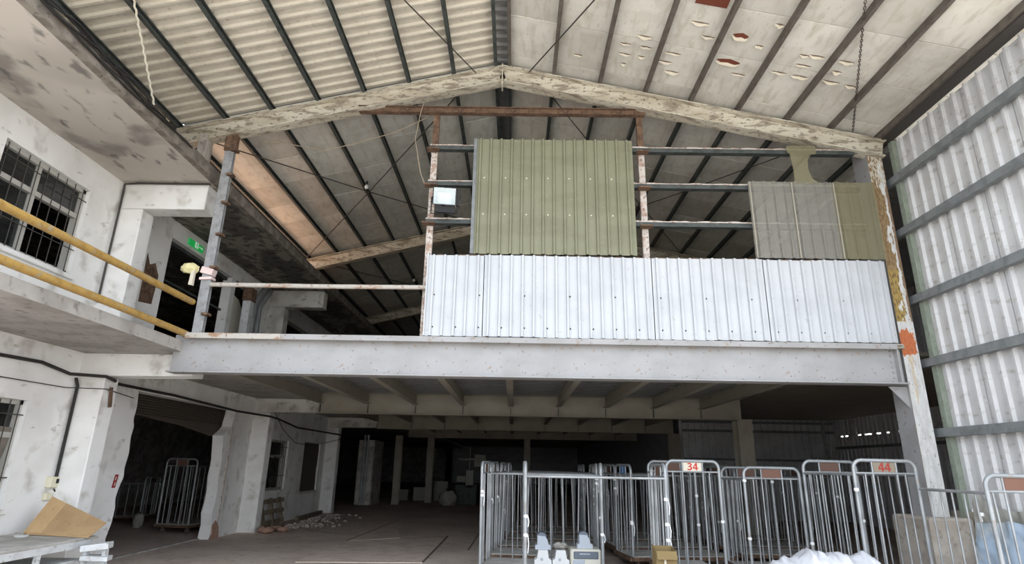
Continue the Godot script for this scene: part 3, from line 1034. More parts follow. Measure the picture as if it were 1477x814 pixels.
func rear_rest(r: Node3D, x0: float, x1: float) -> void:
	var a := Vector3(x0, raf(x0) + 0.1, 0)
	var b := Vector3(x1, raf(x1) + 0.1, 0)
	var mb := MB.new()
	var o := Vector3(0, 0.03, 0)
	mb.quad(a + Vector3(0, 0, -60), b + Vector3(0, 0, -60), b + Vector3(0, 0, -22.4), a + Vector3(0, 0, -22.4), Vector3.DOWN)
	mb.quad(a + o + Vector3(0, 0, -60), b + o + Vector3(0, 0, -60), b + o + Vector3(0, 0, -22.4), a + o + Vector3(0, 0, -22.4), Vector3.UP)
	part(r, "far_boarding", mb, M.board1)

func chain(called: String, label: String, a: Vector3, b: Vector3, mat: Material) -> void:
	var mb := MB.new()
	var d := (b - a)
	var L := d.length()
	d /= L
	var s := d.cross(Vector3.UP).normalized()
	var u := s.cross(d)
	var nlk := int(L / 0.05)
	for i in nlk:
		var c := a + d * ((i + 0.5) * L / nlk)
		var side := s if i % 2 == 0 else u
		var pts := PackedVector3Array()
		for k in 9:
			var t := TAU * k / 8.0
			pts.append(c + d * (cos(t) * 0.033) + side * (sin(t) * 0.014))
		mb.tube(pts, 0.006, 4, false)
	single(called, label, "chain", mb, mat, b)

# ---------------------------------------------------------------- mezzanine
func build_mezzanine() -> void:
	var lab := ["long light grey main steel beam carrying the corrugated screen wall", "second grey steel beam under the mezzanine", "third dim steel beam under the mezzanine", "fourth steel beam deep in the shade"]
	var k := 0
	for z in [-8.7, -15.2, -21.8, -28.4]:
		var t := thing("floor_beam", lab[k], "beam", Vector3(0.2, 2.87, z))
		var x0 := -5.12 if k == 0 else -4.98
		var mt: Material = M.beam_paint if k == 0 else M.beam_primer
		var yt := 3.47 if k == 0 else 3.37
		var yb := 2.88 if k == 0 else 2.84
		var mb := MB.new()
		mb.box(Vector3(x0, yb + 0.02, z - 0.01), Vector3(5.72, yt - 0.02, z + 0.01))
		part(t, "web", mb, mt)
		mb = MB.new()
		mb.bbox(Vector3(x0, yb, z - 0.12), Vector3(5.72, yb + 0.022, z + 0.12), 0.004)
		part(t, "bottom_flange", mb, mt)
		mb = MB.new()
		mb.bbox(Vector3(x0 + 0.2, yt - 0.022, z - 0.12), Vector3(5.72, yt, z + 0.12), 0.004)
		part(t, "top_flange", mb, M.rusty_flange if k == 0 else mt)
		if k == 0:
			mb = MB.new()
			mb.bbox(Vector3(-3.5, 3.385, z + 0.121), Vector3(5.62, 3.468, z + 0.135), 0.003)
			part(t, "curb_angle", mb, M.beam_paint)
			mb = MB.new()
			mb.bbox(Vector3(-4.92, 3.385, z + 0.121), Vector3(-3.5, 3.468, z + 0.135), 0.003)
			part(t, "curb_angle", mb, M.rusty_flange)
			mb = MB.new()
			mb.box(Vector3(5.62, yb + 0.02, z - 0.1), Vector3(5.64, yt - 0.02, z + 0.1))
			part(t, "end_plate", mb, mt)
			for i in 6:
				var bt := MB.new()
				bt.lathe(Vector3(5.57, 2.98 + 0.08 * i, z + 0.01), Vector3.BACK, pv([[0.016, 0.0], [0.016, 0.014], [0.001, 0.016]]), 6)
				part(t, "bolt", bt, M.galv)
		else:
			for x in [-4.93, -3.72, -2.51, -1.31, -0.1, 1.1, 2.3, 3.5, 4.7]:
				var st := MB.new()
				st.box(Vector3(x - 0.006, yb + 0.02, z + 0.01), Vector3(x + 0.006, yt - 0.3, z + 0.07))
				part(t, "stiffener", st, M.dark_steel)
		k += 1
	# deck and joists
	var m := struct("ceiling_005", "dark ribbed steel deck and joists under the mezzanine")
	var z1 := -8.76
	while z1 > -22.0:
		var mb := MB.new()
		mb.sheet(Vector3(-4.98, 3.40, z1 - 0.9), Vector3(0, 0, 1), Vector3.RIGHT, Vector3.DOWN, 0.9, 10.7, 0.3, 0.2, 0.12, 0.05)
		part(m, "deck_sheet", mb, M.deck)
		z1 -= 0.9
	var fb := MB.new()
	fb.box(Vector3(-5.0, 3.41, -60), Vector3(5.76, 3.47, -8.62))
	fb.box(Vector3(5.76, 3.41, -60), Vector3(11.6, 3.47, -9.2))
	part(m, "floor_plate", fb, M.beam_primer)
	for span in [[-8.72, -15.18], [-15.22, -21.78], [-21.82, -28.38]]:
		for x in [-4.93, -3.72, -2.51, -1.31, -0.1, 1.1, 2.3, 3.5, 4.7]:
			var mb := MB.new()
			h_beam(mb, Vector3(x, 3.37, span[0]), Vector3(x, 3.37, span[1]), Vector3.UP, 0.28, 0.13, 0.012, 0.01)
			part(m, "joist", mb, M.beam_primer)
	# columns under the beams
	var cl := [[5.72, -15.2, "grey steel column under the right end of the second beam"], [5.72, -21.8, "grey steel column under the right end of the third beam"], [-5.05, -26.8, "grey column near the far left corner of the dark hall"], [-3.88, -28.5, "slimmer brown column in the dark hall"], [0.6, -28.4, "dark column deep behind the left row of trolleys"]]
	for q in cl:
		var t := thing("steel_column", q[2], "column", Vector3(q[0], 0, q[1]))
		var mb := MB.new()
		var hw := 0.19 if q[0] > 5 else 0.15
		h_beam(mb, Vector3(q[0], 0.0, q[1] + hw), Vector3(q[0], 2.84, q[1] + hw), Vector3.BACK, hw * 2, hw * 1.9, 0.02, 0.016)
		part(t, "shaft", mb, M.beam_primer)
		mb = MB.new()
		mb.box(Vector3(q[0] - hw - 0.05, 0, q[1] - hw - 0.05), Vector3(q[0] + hw + 0.05, 0.02, q[1] + hw + 0.05))
		part(t, "base_plate", mb, M.beam_primer)

# ---------------------------------------------------------------- screen wall on the main beam
func build_screen_wall() -> void:
	var Z := -8.60
	# white corrugated sheets
	var w := thing("white_screen", "long white corrugated metal screen standing on the main beam", "metal screen", Vector3(2.1, 3.47, Z))
	var x := -1.37
	while x < 5.6:
		var wd := minf(0.86, 5.66 - x)
		var mb := MB.new()
		mb.sheet(Vector3(x, 3.48 + rng.randf_range(-0.006, 0.006), Z - 0.003 * (int(x * 10) % 2)), Vector3.RIGHT, Vector3.UP, Vector3.BACK, wd + 0.012, 1.285 + rng.randf_range(-0.008, 0.01), 0.172, 0.046, 0.030, 0.036, 0.002)
		part(w, "sheet", mb, M.white_sheet)
		x += 0.86
	var mb2 := MB.new()
	mb2.box(Vector3(-1.385, 3.48, Z - 0.03), Vector3(-1.365, 4.78, Z + 0.035))
	part(w, "edge_trim", mb2, M.white_sheet)
	# rusty ragged top edge strip
	var lst := [[-1.38, 0.0]]
	var xx := -1.38
	while xx < 5.66:
		lst.append([xx, 0.03 + rng.randf_range(-0.012, 0.012)])
		xx += 0.06
	lst.append([5.66, 0.0])
	mb2 = MB.new()
	mb2.prism(pv(lst), Vector3(0, 4.745, Z - 0.02), Vector3.RIGHT, Vector3.UP, 0.012)
	part(w, "rusty_rail", mb2, M.rust)
	# screws
	for row in [3.62, 4.12]:
		var q := -1.25
		while q < 5.6:
			mb2 = MB.new()
			mb2.lathe(Vector3(q, row, Z + 0.001), Vector3.BACK, pv([[0.013, 0.0], [0.013, 0.005], [0.006, 0.011], [0.001, 0.011]]), 6)
			part(w, "screw", mb2, M.rod)
			q += 0.172 * (2 if row < 4.0 else 4)
	# olive sheets
	var g := thing("olive_panel", "tall olive green corrugated panel above the white screen", "metal panel", Vector3(0.57, 4.76, Z))
	for i in 3:
		mb2 = MB.new()
		mb2.sheet(Vector3(-0.71 + i * 0.857, 4.79 + 0.004 * i, Z + 0.01 - 0.002 * i), Vector3.RIGHT, Vector3.UP, Vector3.BACK, 0.864, 2.02, 0.1715, 0.046, 0.028, 0.034, 0.003)
		part(g, "sheet", mb2, M.green_sheet)
	for row in [5.46, 6.1]:
		for i in 7:
			mb2 = MB.new()
			mb2.lathe(Vector3(-0.55 + i * 0.343, row, Z + 0.013), Vector3.BACK, pv([[0.014, 0.0], [0.014, 0.006], [0.001, 0.01]]), 6)
			part(g, "screw", mb2, M.plate_white)
	mb2 = MB.new()
	mb2.prism(pv([[0, 0], [0.05, 0], [0.05, 0.03], [0, 0.03]]), Vector3(-0.735, 4.79, Z), Vector3.RIGHT, Vector3.BACK, -2.02)
	part(g, "edge_trim", mb2, M.girt_steel)
	# translucent sheets
	var c := thing("clear_panel", "grimy translucent corrugated panel of three sheets beside the right column", "plastic panel", Vector3(4.7, 4.76, Z))
	for i in 3:
		mb2 = MB.new()
		var x0: float = [3.70, 4.37, 5.04][i]
		mb2.sheet(Vector3(x0, 4.79, Z + 0.012 + 0.003 * i), Vector3.RIGHT, Vector3.UP, Vector3.BACK, 0.675, 1.31, 0.168, 0.05, 0.026, 0.026, 0.003)
		part(c, "sheet", mb2, M.clear_sheet if i < 2 else M.clear_sheet_olive)
		mb2 = MB.new()
		mb2.box(Vector3(x0 + 0.012, 4.79, Z + 0.018), Vector3(x0 + 0.028, 6.085, Z + 0.04))
		part(c, "lap_strip", mb2, M.lap)
	mb2 = MB.new()
	mb2.prism(pv([[4.46, 6.075], [4.47, 6.3], [4.44, 6.62], [4.40, 6.64], [4.40, 6.76], [4.87, 6.77], [4.88, 6.62], [4.78, 6.6], [4.72, 6.5], [4.71, 6.32], [4.76, 6.16], [4.88, 6.075]]), Vector3(0, 0, Z + 0.012), Vector3.RIGHT, Vector3.UP, 0.004)
	part(c, "torn_strip", mb2, M.clear_sheet_olive)
	# girts
	var gl := ["highest channel girt behind the olive panel", "middle channel girt behind the olive panel", "lowest channel girt just above the white screen"]
	var gi := 0
	for y in [6.73, 6.07, 5.40]:
		var t := thing("channel_girt", gl[gi], "girt", Vector3(2.0, y, -8.72))
		mb2 = MB.new()
		mb2.prism(c_profile(0.1, 0.075), Vector3(5.55, y - 0.075, -8.67), Vector3.FORWARD, Vector3.UP, -7.02 * -1.0)
		# prism runs along cross(FORWARD, UP) = +x; place from the left end
		mb2 = MB.new()
		mb2.prism(c_profile(0.1, 0.075), Vector3(-1.47, y - 0.075, -8.66), Vector3.FORWARD, Vector3.UP, 7.02)
		part(t, "channel", mb2, M.dark_steel)
		mb2 = MB.new()
		var ls := [[-1.47, 0.0]]
		var q2 := -1.47
		while q2 < 5.55:
			ls.append([q2, 0.022 + rng.randf_range(-0.01, 0.006)])
			q2 += 0.09
		ls.append([5.55, 0.0])
		mb2.prism(pv(ls), Vector3(0, y - 0.005, -8.675), Vector3.RIGHT, Vector3.UP, 0.02)
		part(t, "flaking_top_edge", mb2, M.flaking_post)
		for px in [-1.42, 2.05]:
			mb2 = MB.new()
			mb2.box(Vector3(px - 0.10, y - 0.09, -8.74), Vector3(px + 0.10, y - 0.07, -8.60))
			part(t, "cleat", mb2, M.rust)
		gi += 1
	# posts
	for q in [[-1.41, "left flaking steel post beside the olive panel"], [2.05, "right flaking steel post beside the olive panel"]]:
		var t := thing("screen_post", q[1], "post", Vector3(q[0], 3.47, -8.78))
		mb2 = MB.new()
		mb2.prism(c_profile(0.1, 0.07, 0.012, 0.02), Vector3(q[0] - 0.05, 3.47, -8.76), Vector3.RIGHT, Vector3.FORWARD, 3.3)
		part(t, "shaft", mb2, M.flaking_post)
		mb2 = MB.new()
		mb2.prism(c_profile(0.1, 0.07, 0.012, 0.02), Vector3(q[0] - 0.05, 6.77, -8.76), Vector3.RIGHT, Vector3.FORWARD, 0.66)
		part(t, "rusty_top", mb2, M.rust)
	# brown header bar
	var hb := MB.new()
	h_beam(hb, Vector3(-2.75, 7.49, -8.72), Vector3(2.14, 7.49, -8.72), Vector3.UP, 0.12, 0.1, 0.012, 0.012)
	single("header_bar", "rusty brown header bar just under the rafter apex", "bar", hb, M.rust, Vector3(-0.3, 7.37, -8.72))
	# left grey post
	var lp := thing("grey_channel_post", "grey channel post at the left end of the main beam with welded clips", "post", Vector3(-4.8, 3.47, -8.72))
	mb2 = MB.new()
	mb2.prism(c_profile(0.15, 0.08, 0.014, 0.025), Vector3(-4.88, 3.47, -8.66), Vector3.RIGHT, Vector3.FORWARD, 3.1)
	part(lp, "shaft", mb2, M.grey_post)
	mb2 = MB.new()
	mb2.bbox(Vector3(-4.9, 6.57, -8.76), Vector3(-4.71, 6.88, -8.64), 0.01)
	part(lp, "rusty_head", mb2, M.rust)
	for y in [3.75, 4.5, 5.05, 5.6, 6.1, 6.55]:
		mb2 = MB.new()
		mb2.box(Vector3(-4.76, y, -8.72), Vector3(-4.66, y + 0.035, -8.60))
		part(lp, "clip", mb2, M.rust)
	# brown hand rail
	var hr := MB.new()
	hr.tube(p3([[-4.72, 4.245, -8.66], [-3.0, 4.24, -8.66], [-1.39, 4.25, -8.66]]), 0.036, 10)
	single("hand_rail", "rusty pipe rail between the grey post and the white screen", "rail", hr, M.rusty_flange, Vector3(-3.0, 4.24, -8.66))
	# wrapped bundle tied to the post
	var nz := FastNoiseLite.new()
	nz.frequency = 1.1
	nz.seed = 5
	var wb := thing("wrapped_bundle", "pale cloth-wrapped bundle taped to the grey post", "bundle", Vector3(-4.88, 4.35, -8.58))
	mb2 = MB.new()
	mb2.blob(Vector3(-5.03, 4.47, -8.56), Vector3(0.13, 0.085, 0.085), nz, 0.35)
	part(wb, "wrapped_head", mb2, M.yellowcloth)
	mb2 = MB.new()
	mb2.prism(pv([[-4.99, 4.20], [-4.93, 4.19], [-4.93, 4.42], [-4.98, 4.42]]), Vector3(0, 0, -8.57), Vector3.RIGHT, Vector3.UP, 0.05)
	part(wb, "hanging_tail", mb2, M.plate_white)
	for k in 2:
		mb2 = MB.new()
		var yb: float = 4.34 + 0.12 * k
		mb2.obox(Vector3(-4.805, yb, -8.695), Vector3(0.19, 0.10 if k == 1 else 0.04, 0.13), Basis(Vector3.BACK, -0.25 if k == 1 else 0.05))
		part(wb, "tape_band", mb2, M.pinkcloth)
	# floodlight
	var fl := thing("floodlight", "dark floodlight with a mirrored reflector clamped to the left screen post", "floodlight", Vector3(-1.16, 5.42, -8.5))
	var o := Vector3(-1.155, 5.68, -8.44)
	var bs := Basis(Vector3.UP, 0.12) * Basis(Vector3.RIGHT, 0.22)
	mb2 = MB.new()
	var fw := 0.185
	var fh := 0.145
	var F := []
	var Bk := []
	var I := []
	for q in [[-1, -1], [1, -1], [1, 1], [-1, 1]]:
		F.append(o + bs * Vector3(q[0] * fw, q[1] * fh, 0.06))
		Bk.append(o + bs * Vector3(q[0] * fw * 0.55, q[1] * fh * 0.55, -0.1))
		I.append(o + bs * Vector3(q[0] * fw * 0.92, q[1] * fh * 0.9, 0.055))
	for i in 4:
		var j := (i + 1) % 4
		mb2.quad(F[i], F[j], Bk[j], Bk[i])
	mb2.quad(Bk[0], Bk[1], Bk[2], Bk[3])
	for i in 4:
		var j := (i + 1) % 4
		mb2.quad(F[i], F[j], I[j], I[i])
	part(fl, "housing", mb2, M.black)
	mb2 = MB.new()
	for i in 4:
		var j := (i + 1) % 4
		mb2.quad(I[i], I[j], I[j].lerp(Bk[j], 0.8).lerp(o, 0.1), I[i].lerp(Bk[i], 0.8).lerp(o, 0.1))
	mb2.quad(I[0].lerp(Bk[0], 0.8).lerp(o, 0.1), I[1].lerp(Bk[1], 0.8).lerp(o, 0.1), I[2].lerp(Bk[2], 0.8).lerp(o, 0.1), I[3].lerp(Bk[3], 0.8).lerp(o, 0.1))
	part(fl, "reflector", mb2, M.reflector)
	mb2 = MB.new()
	mb2.obox(o + bs * Vector3(0, 0, 0.058), Vector3(fw * 1.84, fh * 1.8, 0.004), bs)
	part(fl, "glass", mb2, M.glass_clear)
	mb2 = MB.new()
	mb2.obox(o + bs * Vector3(0.215, 0.0, -0.01), Vector3(0.05, 0.27, 0.11), bs)
	part(fl, "side_box", mb2, M.black)
	mb2 = MB.new()
	mb2.obox(o + bs * Vector3(0.02, -0.2, -0.04), Vector3(0.3, 0.1, 0.14), bs)
	part(fl, "ballast_box", mb2, M.black)
	mb2 = MB.new()
	mb2.tube(p3([o + Vector3(-0.2, 0, 0), o + Vector3(-0.21, -0.26, -0.05), o + Vector3(0.2, -0.26, -0.05), o + Vector3(0.24, 0, 0)]), 0.012, 6)
	part(fl, "bracket", mb2, M.black)

# ---------------------------------------------------------------- right side
func column_face() -> ImageTexture:
	var W := 64
	var H := 1024
	var im := Image.create(W, H, false, Image.FORMAT_RGB8)
	var fn := FastNoiseLite.new()
	fn.frequency = 0.02
	fn.fractal_octaves = 5
	fn.seed = 77
	for y in H:
		var up := 1.0 - y / float(H)       # 0 floor .. 1 top (7 m)
		for x in W:
			var u := x / float(W)
			var nn := fn.get_noise_2d(x * 2.2, y * 1.0)
			var n2 := fn.get_noise_2d(x * 6.0 + 500, y * 3.0)
			var c := C(204, 204, 202).lerp(C(182, 180, 176), clampf(nn + 0.4, 0, 1))
			# brown rust stain of the upper half, left of the flange
			if up > 0.56:
				var edge := 0.62 + nn * 0.5 + 0.12 * sin(up * 40.0)
				if u < edge:
					c = C(112, 88, 58).lerp(C(158, 136, 100), clampf(n2 + 0.45, 0, 1))
					if up < 0.68 and n2 > -0.1:
						c = C(160, 136, 74)
				elif u > 0.86 + nn * 0.15:
					c = C(122, 100, 78)
			if up > 0.9 and n2 > -0.05:
				c = C(186, 180, 166)
			# orange primer patch
			if up > 0.487 + nn * 0.012 and up < 0.54 + nn * 0.02 and u < 0.88 + nn * 0.2:
				c = C(186, 108, 66).lerp(C(170, 92, 56), clampf(n2 + 0.4, 0, 1))
			# tan run below
			if up > 0.36 and up < 0.487 and absf(u - 0.42 - nn * 0.1) < 0.16 * (up - 0.36) / 0.127 and n2 > -0.2:
				c = c.lerp(C(190, 164, 124), 0.6)
			if n2 > 0.5:
				c = c.lerp(C(110, 90, 72), 0.7)
			im.set_pixel(x, y, c)
	return ImageTexture.create_from_image(im)

func build_right_side() -> void:
	# steel column at the right end of the main beam
	var t := thing("main_column", "tall white steel column with rust stains and an orange patch at right", "column", Vector3(5.885, 0, -8.9))
	var mb := MB.new()
	mb.box(Vector3(5.77, 0, -9.1), Vector3(6.0, 6.86, -8.705))
	part(t, "shaft", mb, M.beam_paint)
	mb = MB.new()
	mb.quad_uv(Vector3(5.765, 0, -8.692), Vector3(6.005, 0, -8.692), Vector3(6.005, 6.86, -8.692), Vector3(5.765, 6.86, -8.692), Vector3.BACK)
	mb.quad(Vector3(5.765, 0, -8.705), Vector3(5.765, 0, -8.692), Vector3(5.765, 6.86, -8.692), Vector3(5.765, 6.86, -8.705), Vector3.LEFT)
	mb.quad(Vector3(6.005, 0, -8.705), Vector3(6.005, 0, -8.692), Vector3(6.005, 6.86, -8.692), Vector3(6.005, 6.86, -8.705), Vector3.RIGHT)
	mb.quad(Vector3(5.765, 6.86, -8.705), Vector3(5.765, 6.86, -8.692), Vector3(6.005, 6.86, -8.692), Vector3(6.005, 6.86, -8.705), Vector3.UP)
	var cm := StandardMaterial3D.new()
	cm.albedo_texture = column_face()
	cm.roughness = 0.75
	part(t, "front_flange", mb, cm, "white flange with brown rust and orange patch")
	mb = MB.new()
	mb.prism(pv([[5.77, 2.86], [5.5, 2.86], [5.77, 2.55]]), Vector3(0, 0, -8.76), Vector3.RIGHT, Vector3.UP, 0.014)
	part(t, "gusset", mb, M.beam_paint)
	# concrete pedestal
	mb = MB.new()
	var nz := FastNoiseLite.new()
	nz.frequency = 2.0
	mb.bbox(Vector3(5.56, 0, -9.3), Vector3(6.16, 1.08, -8.45), 0.03)
	part(t, "pedestal", mb, M.concrete_block, "chipped concrete pedestal")
	# right wall
	var w := struct("wall_right", "right wall of grey ribbed metal sheets on horizontal girts")
	var z := -8.62
	while z < -6.0:
		mb = MB.new()
		mb.sheet(Vector3(6.25, 1.2 + rng.randf_range(-0.01, 0.01), z), Vector3(0, 0, 1), Vector3.UP, Vector3.LEFT, 0.726, raf(6.25) - 1.2 + 0.02, 0.24, 0.075, 0.034, 0.042, 0.003)
		part(w, "sheet", mb, M.wall_sheet)
		z += 0.72
	for y in [2.21, 3.22, 4.2, 5.31, 6.2]:
		mb = MB.new()
		mb.prism(c_profile(0.12, 0.09, 0.01, 0.02), Vector3(6.19, y - 0.06, -8.97), Vector3.UP, Vector3.LEFT, 3.2)
		part(w, "girt", mb, M.girt_steel)
	mb = MB.new()
	mb.box(Vector3(6.2, 0, -8.95), Vector3(6.4, 1.16, -5.7))
	part(w, "plinth", mb, M.concrete_block)
	mb = MB.new()
	mb.box(Vector3(6.265, 1.16, -8.6), Vector3(6.29, 6.86, -5.75))
	part(w, "backing", mb, M.wall_sheet)
	mb = MB.new()
	mb.box(Vector3(6.17, 0.0, -8.72), Vector3(6.25, 6.9, -8.625))
	mb.box(Vector3(6.2, 0.0, -8.75), Vector3(6.22, 6.9, -8.72))
	part(w, "green_post", mb, M.green_post, "pale green corner post")
	# eave gutter purlin
	mb = MB.new()
	mb.box(Vector3(6.0, raf(6.0) - 0.02, -8.9), Vector3(6.2, raf(6.0) + 0.06, -4.7))
	part(w, "eave_beam", mb, M.rod)
	# lean-to behind
	w = struct("wall_side", "ribbed metal walls of the side bay behind the right column")
	var SX := 11.6
	var SZ := -21.9
	mb = MB.new()
	mb.sheet(Vector3(SX, 2.86, SZ), Vector3(0, 0, 1), Vector3.UP, Vector3.LEFT, 13.2, 4.2, 0.24, 0.1, 0.055, 0.045)
	part(w, "side_sheet", mb, M.wall_sheet)
	mb = MB.new()
	mb.sheet(Vector3(SX, 0.0, SZ), Vector3(0, 0, 1), Vector3.UP, Vector3.LEFT, 13.2, 2.82, 0.24, 0.1, 0.055, 0.045)
	part(w, "side_sheet", mb, M.wall_sheet)
	for q in [[-21.9, -21.6], [-21.42, -21.3], [-21.1, -20.5], [-20.3, -20.1], [-19.7, -19.45], [-19.2, -18.9], [-18.75, -18.3], [-18.0, -8.7]]:
		mb = MB.new()
		mb.box(Vector3(SX - 0.02, 2.74, q[0]), Vector3(SX + 0.02, 2.9, q[1]))
		part(w, "patch_strip", mb, M.wall_sheet)
	mb = MB.new()
	mb.sheet(Vector3(5.95, 0, SZ), Vector3.RIGHT, Vector3.UP, Vector3.BACK, SX - 5.95, 7.0, 0.24, 0.1, 0.055, 0.045)
	part(w, "end_sheet", mb, M.wall_sheet)
	for y in [2.0, 2.98, 3.29]:
		mb = MB.new()
		mb.prism(c_profile(0.08, 0.09, 0.01, 0.02), Vector3(6.05, y - 0.04, SZ + 0.05), Vector3.UP, Vector3.BACK, SX - 6.2)
		part(w, "girt", mb, M.girt_steel)
	for y in [2.45, 3.57]:
		mb = MB.new()
		mb.prism(c_profile(0.08, 0.09, 0.01, 0.02), Vector3(SX - 0.05, y - 0.04, SZ + 0.1), Vector3.UP, Vector3.LEFT, 12.8)
		part(w, "girt", mb, M.girt_steel)
	mb = MB.new()
	mb.tube(p3([[10.95, 0, -21.5], [10.95, 3.4, -21.5]]), 0.055, 8)
	part(w, "down_pipe", mb, M.galv)
	mb = MB.new()
	mb.box(Vector3(6.295, 0, -8.76), Vector3(SX + 0.1, 7.2, -8.66))
	mb.box(Vector3(SX + 0.05, 2.95, SZ - 0.1), Vector3(SX + 0.1, 7.2, -8.7))
	mb.box(Vector3(6.3, 6.86, SZ - 0.1), Vector3(SX + 0.1, 7.0, -8.7))
	mb.box(Vector3(6.2, 0, -60), Vector3(6.4, 7.4, SZ - 0.05))
	part(w, "outer_skin", mb, M.wall_sheet)
	for y in [3.0, 4.75, 5.9]:
		mb = MB.new()
		mb.box(Vector3(6.02, y, -9.3), Vector3(6.3, y + 0.05, -9.25))
		part(w, "bracket", mb, M.rod)

func build_back() -> void:
	var w := struct("wall_back", "unlit far end wall of the shed")
	var mb := MB.new()
	mb.box(Vector3(-6.6, 0, -60.3), Vector3(6.4, 8.6, -60.0))
	part(w, "far_wall", mb, M.wall_sheet)
	# grey wall block with pipes in the dark left corner
	var b := thing("wall_block", "stained grey concrete wall block with pipes in the dark left corner", "wall block", Vector3(-6.25, 0, -26.9))
	mb = MB.new()
	mb.bbox(Vector3(-6.62, 0, -27.8), Vector3(-5.95, 2.6, -26.0), 0.03)
	part(b, "block", mb, M.plaster_dirty)
	for k in 2:
		mb = MB.new()
		mb.tube(p3([[-6.35 + 0.14 * k, 0, -25.9], [-6.35 + 0.14 * k, 2.8, -25.9]]), 0.05, 8)
		part(b, "pipe", mb, M.galv)
	# far machine
	var m := thing("packing_machine", "pale machine with arms standing deep in the dark hall", "machine", Vector3(-2.1, 0, -27.5))
	mb = MB.new()
	mb.bbox(Vector3(-2.55, 0, -27.9), Vector3(-1.6, 0.85, -27.1), 0.03)
	part(m, "base", mb, M.dark_steel)
	mb = MB.new()
	mb.bbox(Vector3(-2.1, 0.7, -27.4), Vector3(-1.75, 1.45, -27.1), 0.02)
	part(m, "front_panel", mb, M.machine)
	mb = MB.new()
	mb.bbox(Vector3(-2.5, 0.95, -27.5), Vector3(-2.1, 1.2, -27.15), 0.02)
	part(m, "drawer", mb, M.machine)
	mb = MB.new()
	mb.bbox(Vector3(-1.75, 1.6, -27.8), Vector3(-1.25, 2.1, -27.3), 0.02)
	part(m, "head", mb, M.machine)
	mb = MB.new()
	mb.tube(p3([[-2.45, 1.9, -27.3], [-1.5, 1.9, -27.3]]), 0.045, 8)
	part(m, "arm", mb, M.machine)
	mb = MB.new()
	mb.tube(p3([[-1.98, 0.8, -27.6], [-1.98, 2.4, -27.6]]), 0.035, 8)
	part(m, "mast", mb, M.machine)
	var nz := FastNoiseLite.new()
	nz.frequency = 1.4
	mb = MB.new()
	mb.blob(Vector3(-2.75, 0.3, -26.4), Vector3(0.38, 0.34, 0.32), nz, 0.4, 14, 20, 0.0)
	single("waste_sack", "crumpled pale plastic sack on the dark hall floor", "sack", mb, M.tarp, Vector3(-2.75, 0, -26.4))
	for k in 3:
		mb = MB.new()
		var bx: float = [-3.5, -4.45, -5.4][k]
		mb.bbox(Vector3(bx - 0.35, 0, -30.5), Vector3(bx + 0.35, [0.9, 0.6, 0.5][k], -29.9), 0.02)
		single("storage_crate", ["tall dim crate right of the slim brown column in the dark hall", "low dim crate between the two far columns", "small dim crate behind the wall block"][k], "crate", mb, M.machine, Vector3(bx, 0, -30.2))

# ---------------------------------------------------------------- trolleys
func cart_meshes(L: float, W: float, H: float) -> Dictionary:
	var key := "cart%.2f_%.2f_%.2f" % [L, W, H]
	if cache.has(key):
		return cache[key]
	var d := {}
	var hw := W / 2 - 0.03
	var R := 0.11
	var pts := PackedVector3Array()
	pts.append(Vector3(0, 0.21, -hw))
	pts.append(Vector3(0, H - R, -hw))
	for i in 6:
		var a := PI / 2 * (i + 1) / 6.0
		pts.append(Vector3(0, H - R + R * sin(a), -hw + R - R * cos(a)))
	for i in 6:
		var a := PI / 2 * (i + 1) / 6.0
		pts.append(Vector3(0, H - R + R * cos(a), hw - R + R * sin(a)))
	pts.append(Vector3(0, 0.21, hw))
	var mb := MB.new()
	mb.tube(pts, 0.024, 9)
	d.hoop = mb.mesh()
	mb = MB.new()
	mb.tube(p3([[0, H - 0.16, -hw], [0, H - 0.16, hw]]), 0.014, 7)
	d.cross = mb.mesh()
	mb = MB.new()
	mb.tube(p3([[0, 0.21, 0], [0, H - 0.16, 0]]), 0.0105, 6)
	d.rod = mb.mesh()
	mb = MB.new()
	mb.tube(p3([[0, 0.21, 0], [0, H - 0.01, 0]]), 0.0125, 6)
	d.tall = mb.mesh()
	mb = MB.new()
	mb.tube(p3([[-L / 2 + 0.03, H - 0.18, 0], [L / 2 - 0.03, H - 0.18, 0]]), 0.018, 8)
	d.rail = mb.mesh()
	mb = MB.new()
	mb.bbox(Vector3(-L / 2 + 0.03, 0.19, -W / 2 + 0.03), Vector3(L / 2 - 0.03, 0.212, W / 2 - 0.03), 0.004)
	d.deck = mb.mesh()
	mb = MB.new()
	for s in [-1.0, 1.0]:
		mb.box(Vector3(-L / 2, 0.14, s * (W / 2) - 0.03), Vector3(L / 2, 0.2, s * (W / 2) + 0.0 if s > 0 else -W / 2 + 0.03))
		mb.box(Vector3(s * L / 2 - 0.03, 0.14, -W / 2), Vector3(s * L / 2 + 0.0 if s > 0 else -L / 2 + 0.03, 0.2, W / 2))
	d.frame = mb.mesh()
	mb = MB.new()
	mb.box(Vector3(-0.035, 0.11, -0.03), Vector3(0.035, 0.145, 0.03))
	mb.box(Vector3(-0.02, 0.05, -0.028), Vector3(0.02, 0.12, -0.022))
	mb.box(Vector3(-0.02, 0.05, 0.022), Vector3(0.02, 0.12, 0.028))
	d.fork = mb.mesh()
	mb = MB.new()
	mb.lathe(Vector3(0, 0.06, -0.018), Vector3.BACK, pv([[0.001, 0.0], [0.055, 0.0], [0.06, 0.006], [0.06, 0.03], [0.055, 0.036], [0.001, 0.036]]), 14)
	d.wheel = mb.mesh()
	mb = MB.new()
	mb.box(Vector3(-0.003, H - 0.15, -0.14), Vector3(0.003, H - 0.02, 0.14))
	d.plate = mb.mesh()
	cache[key] = d
	return d

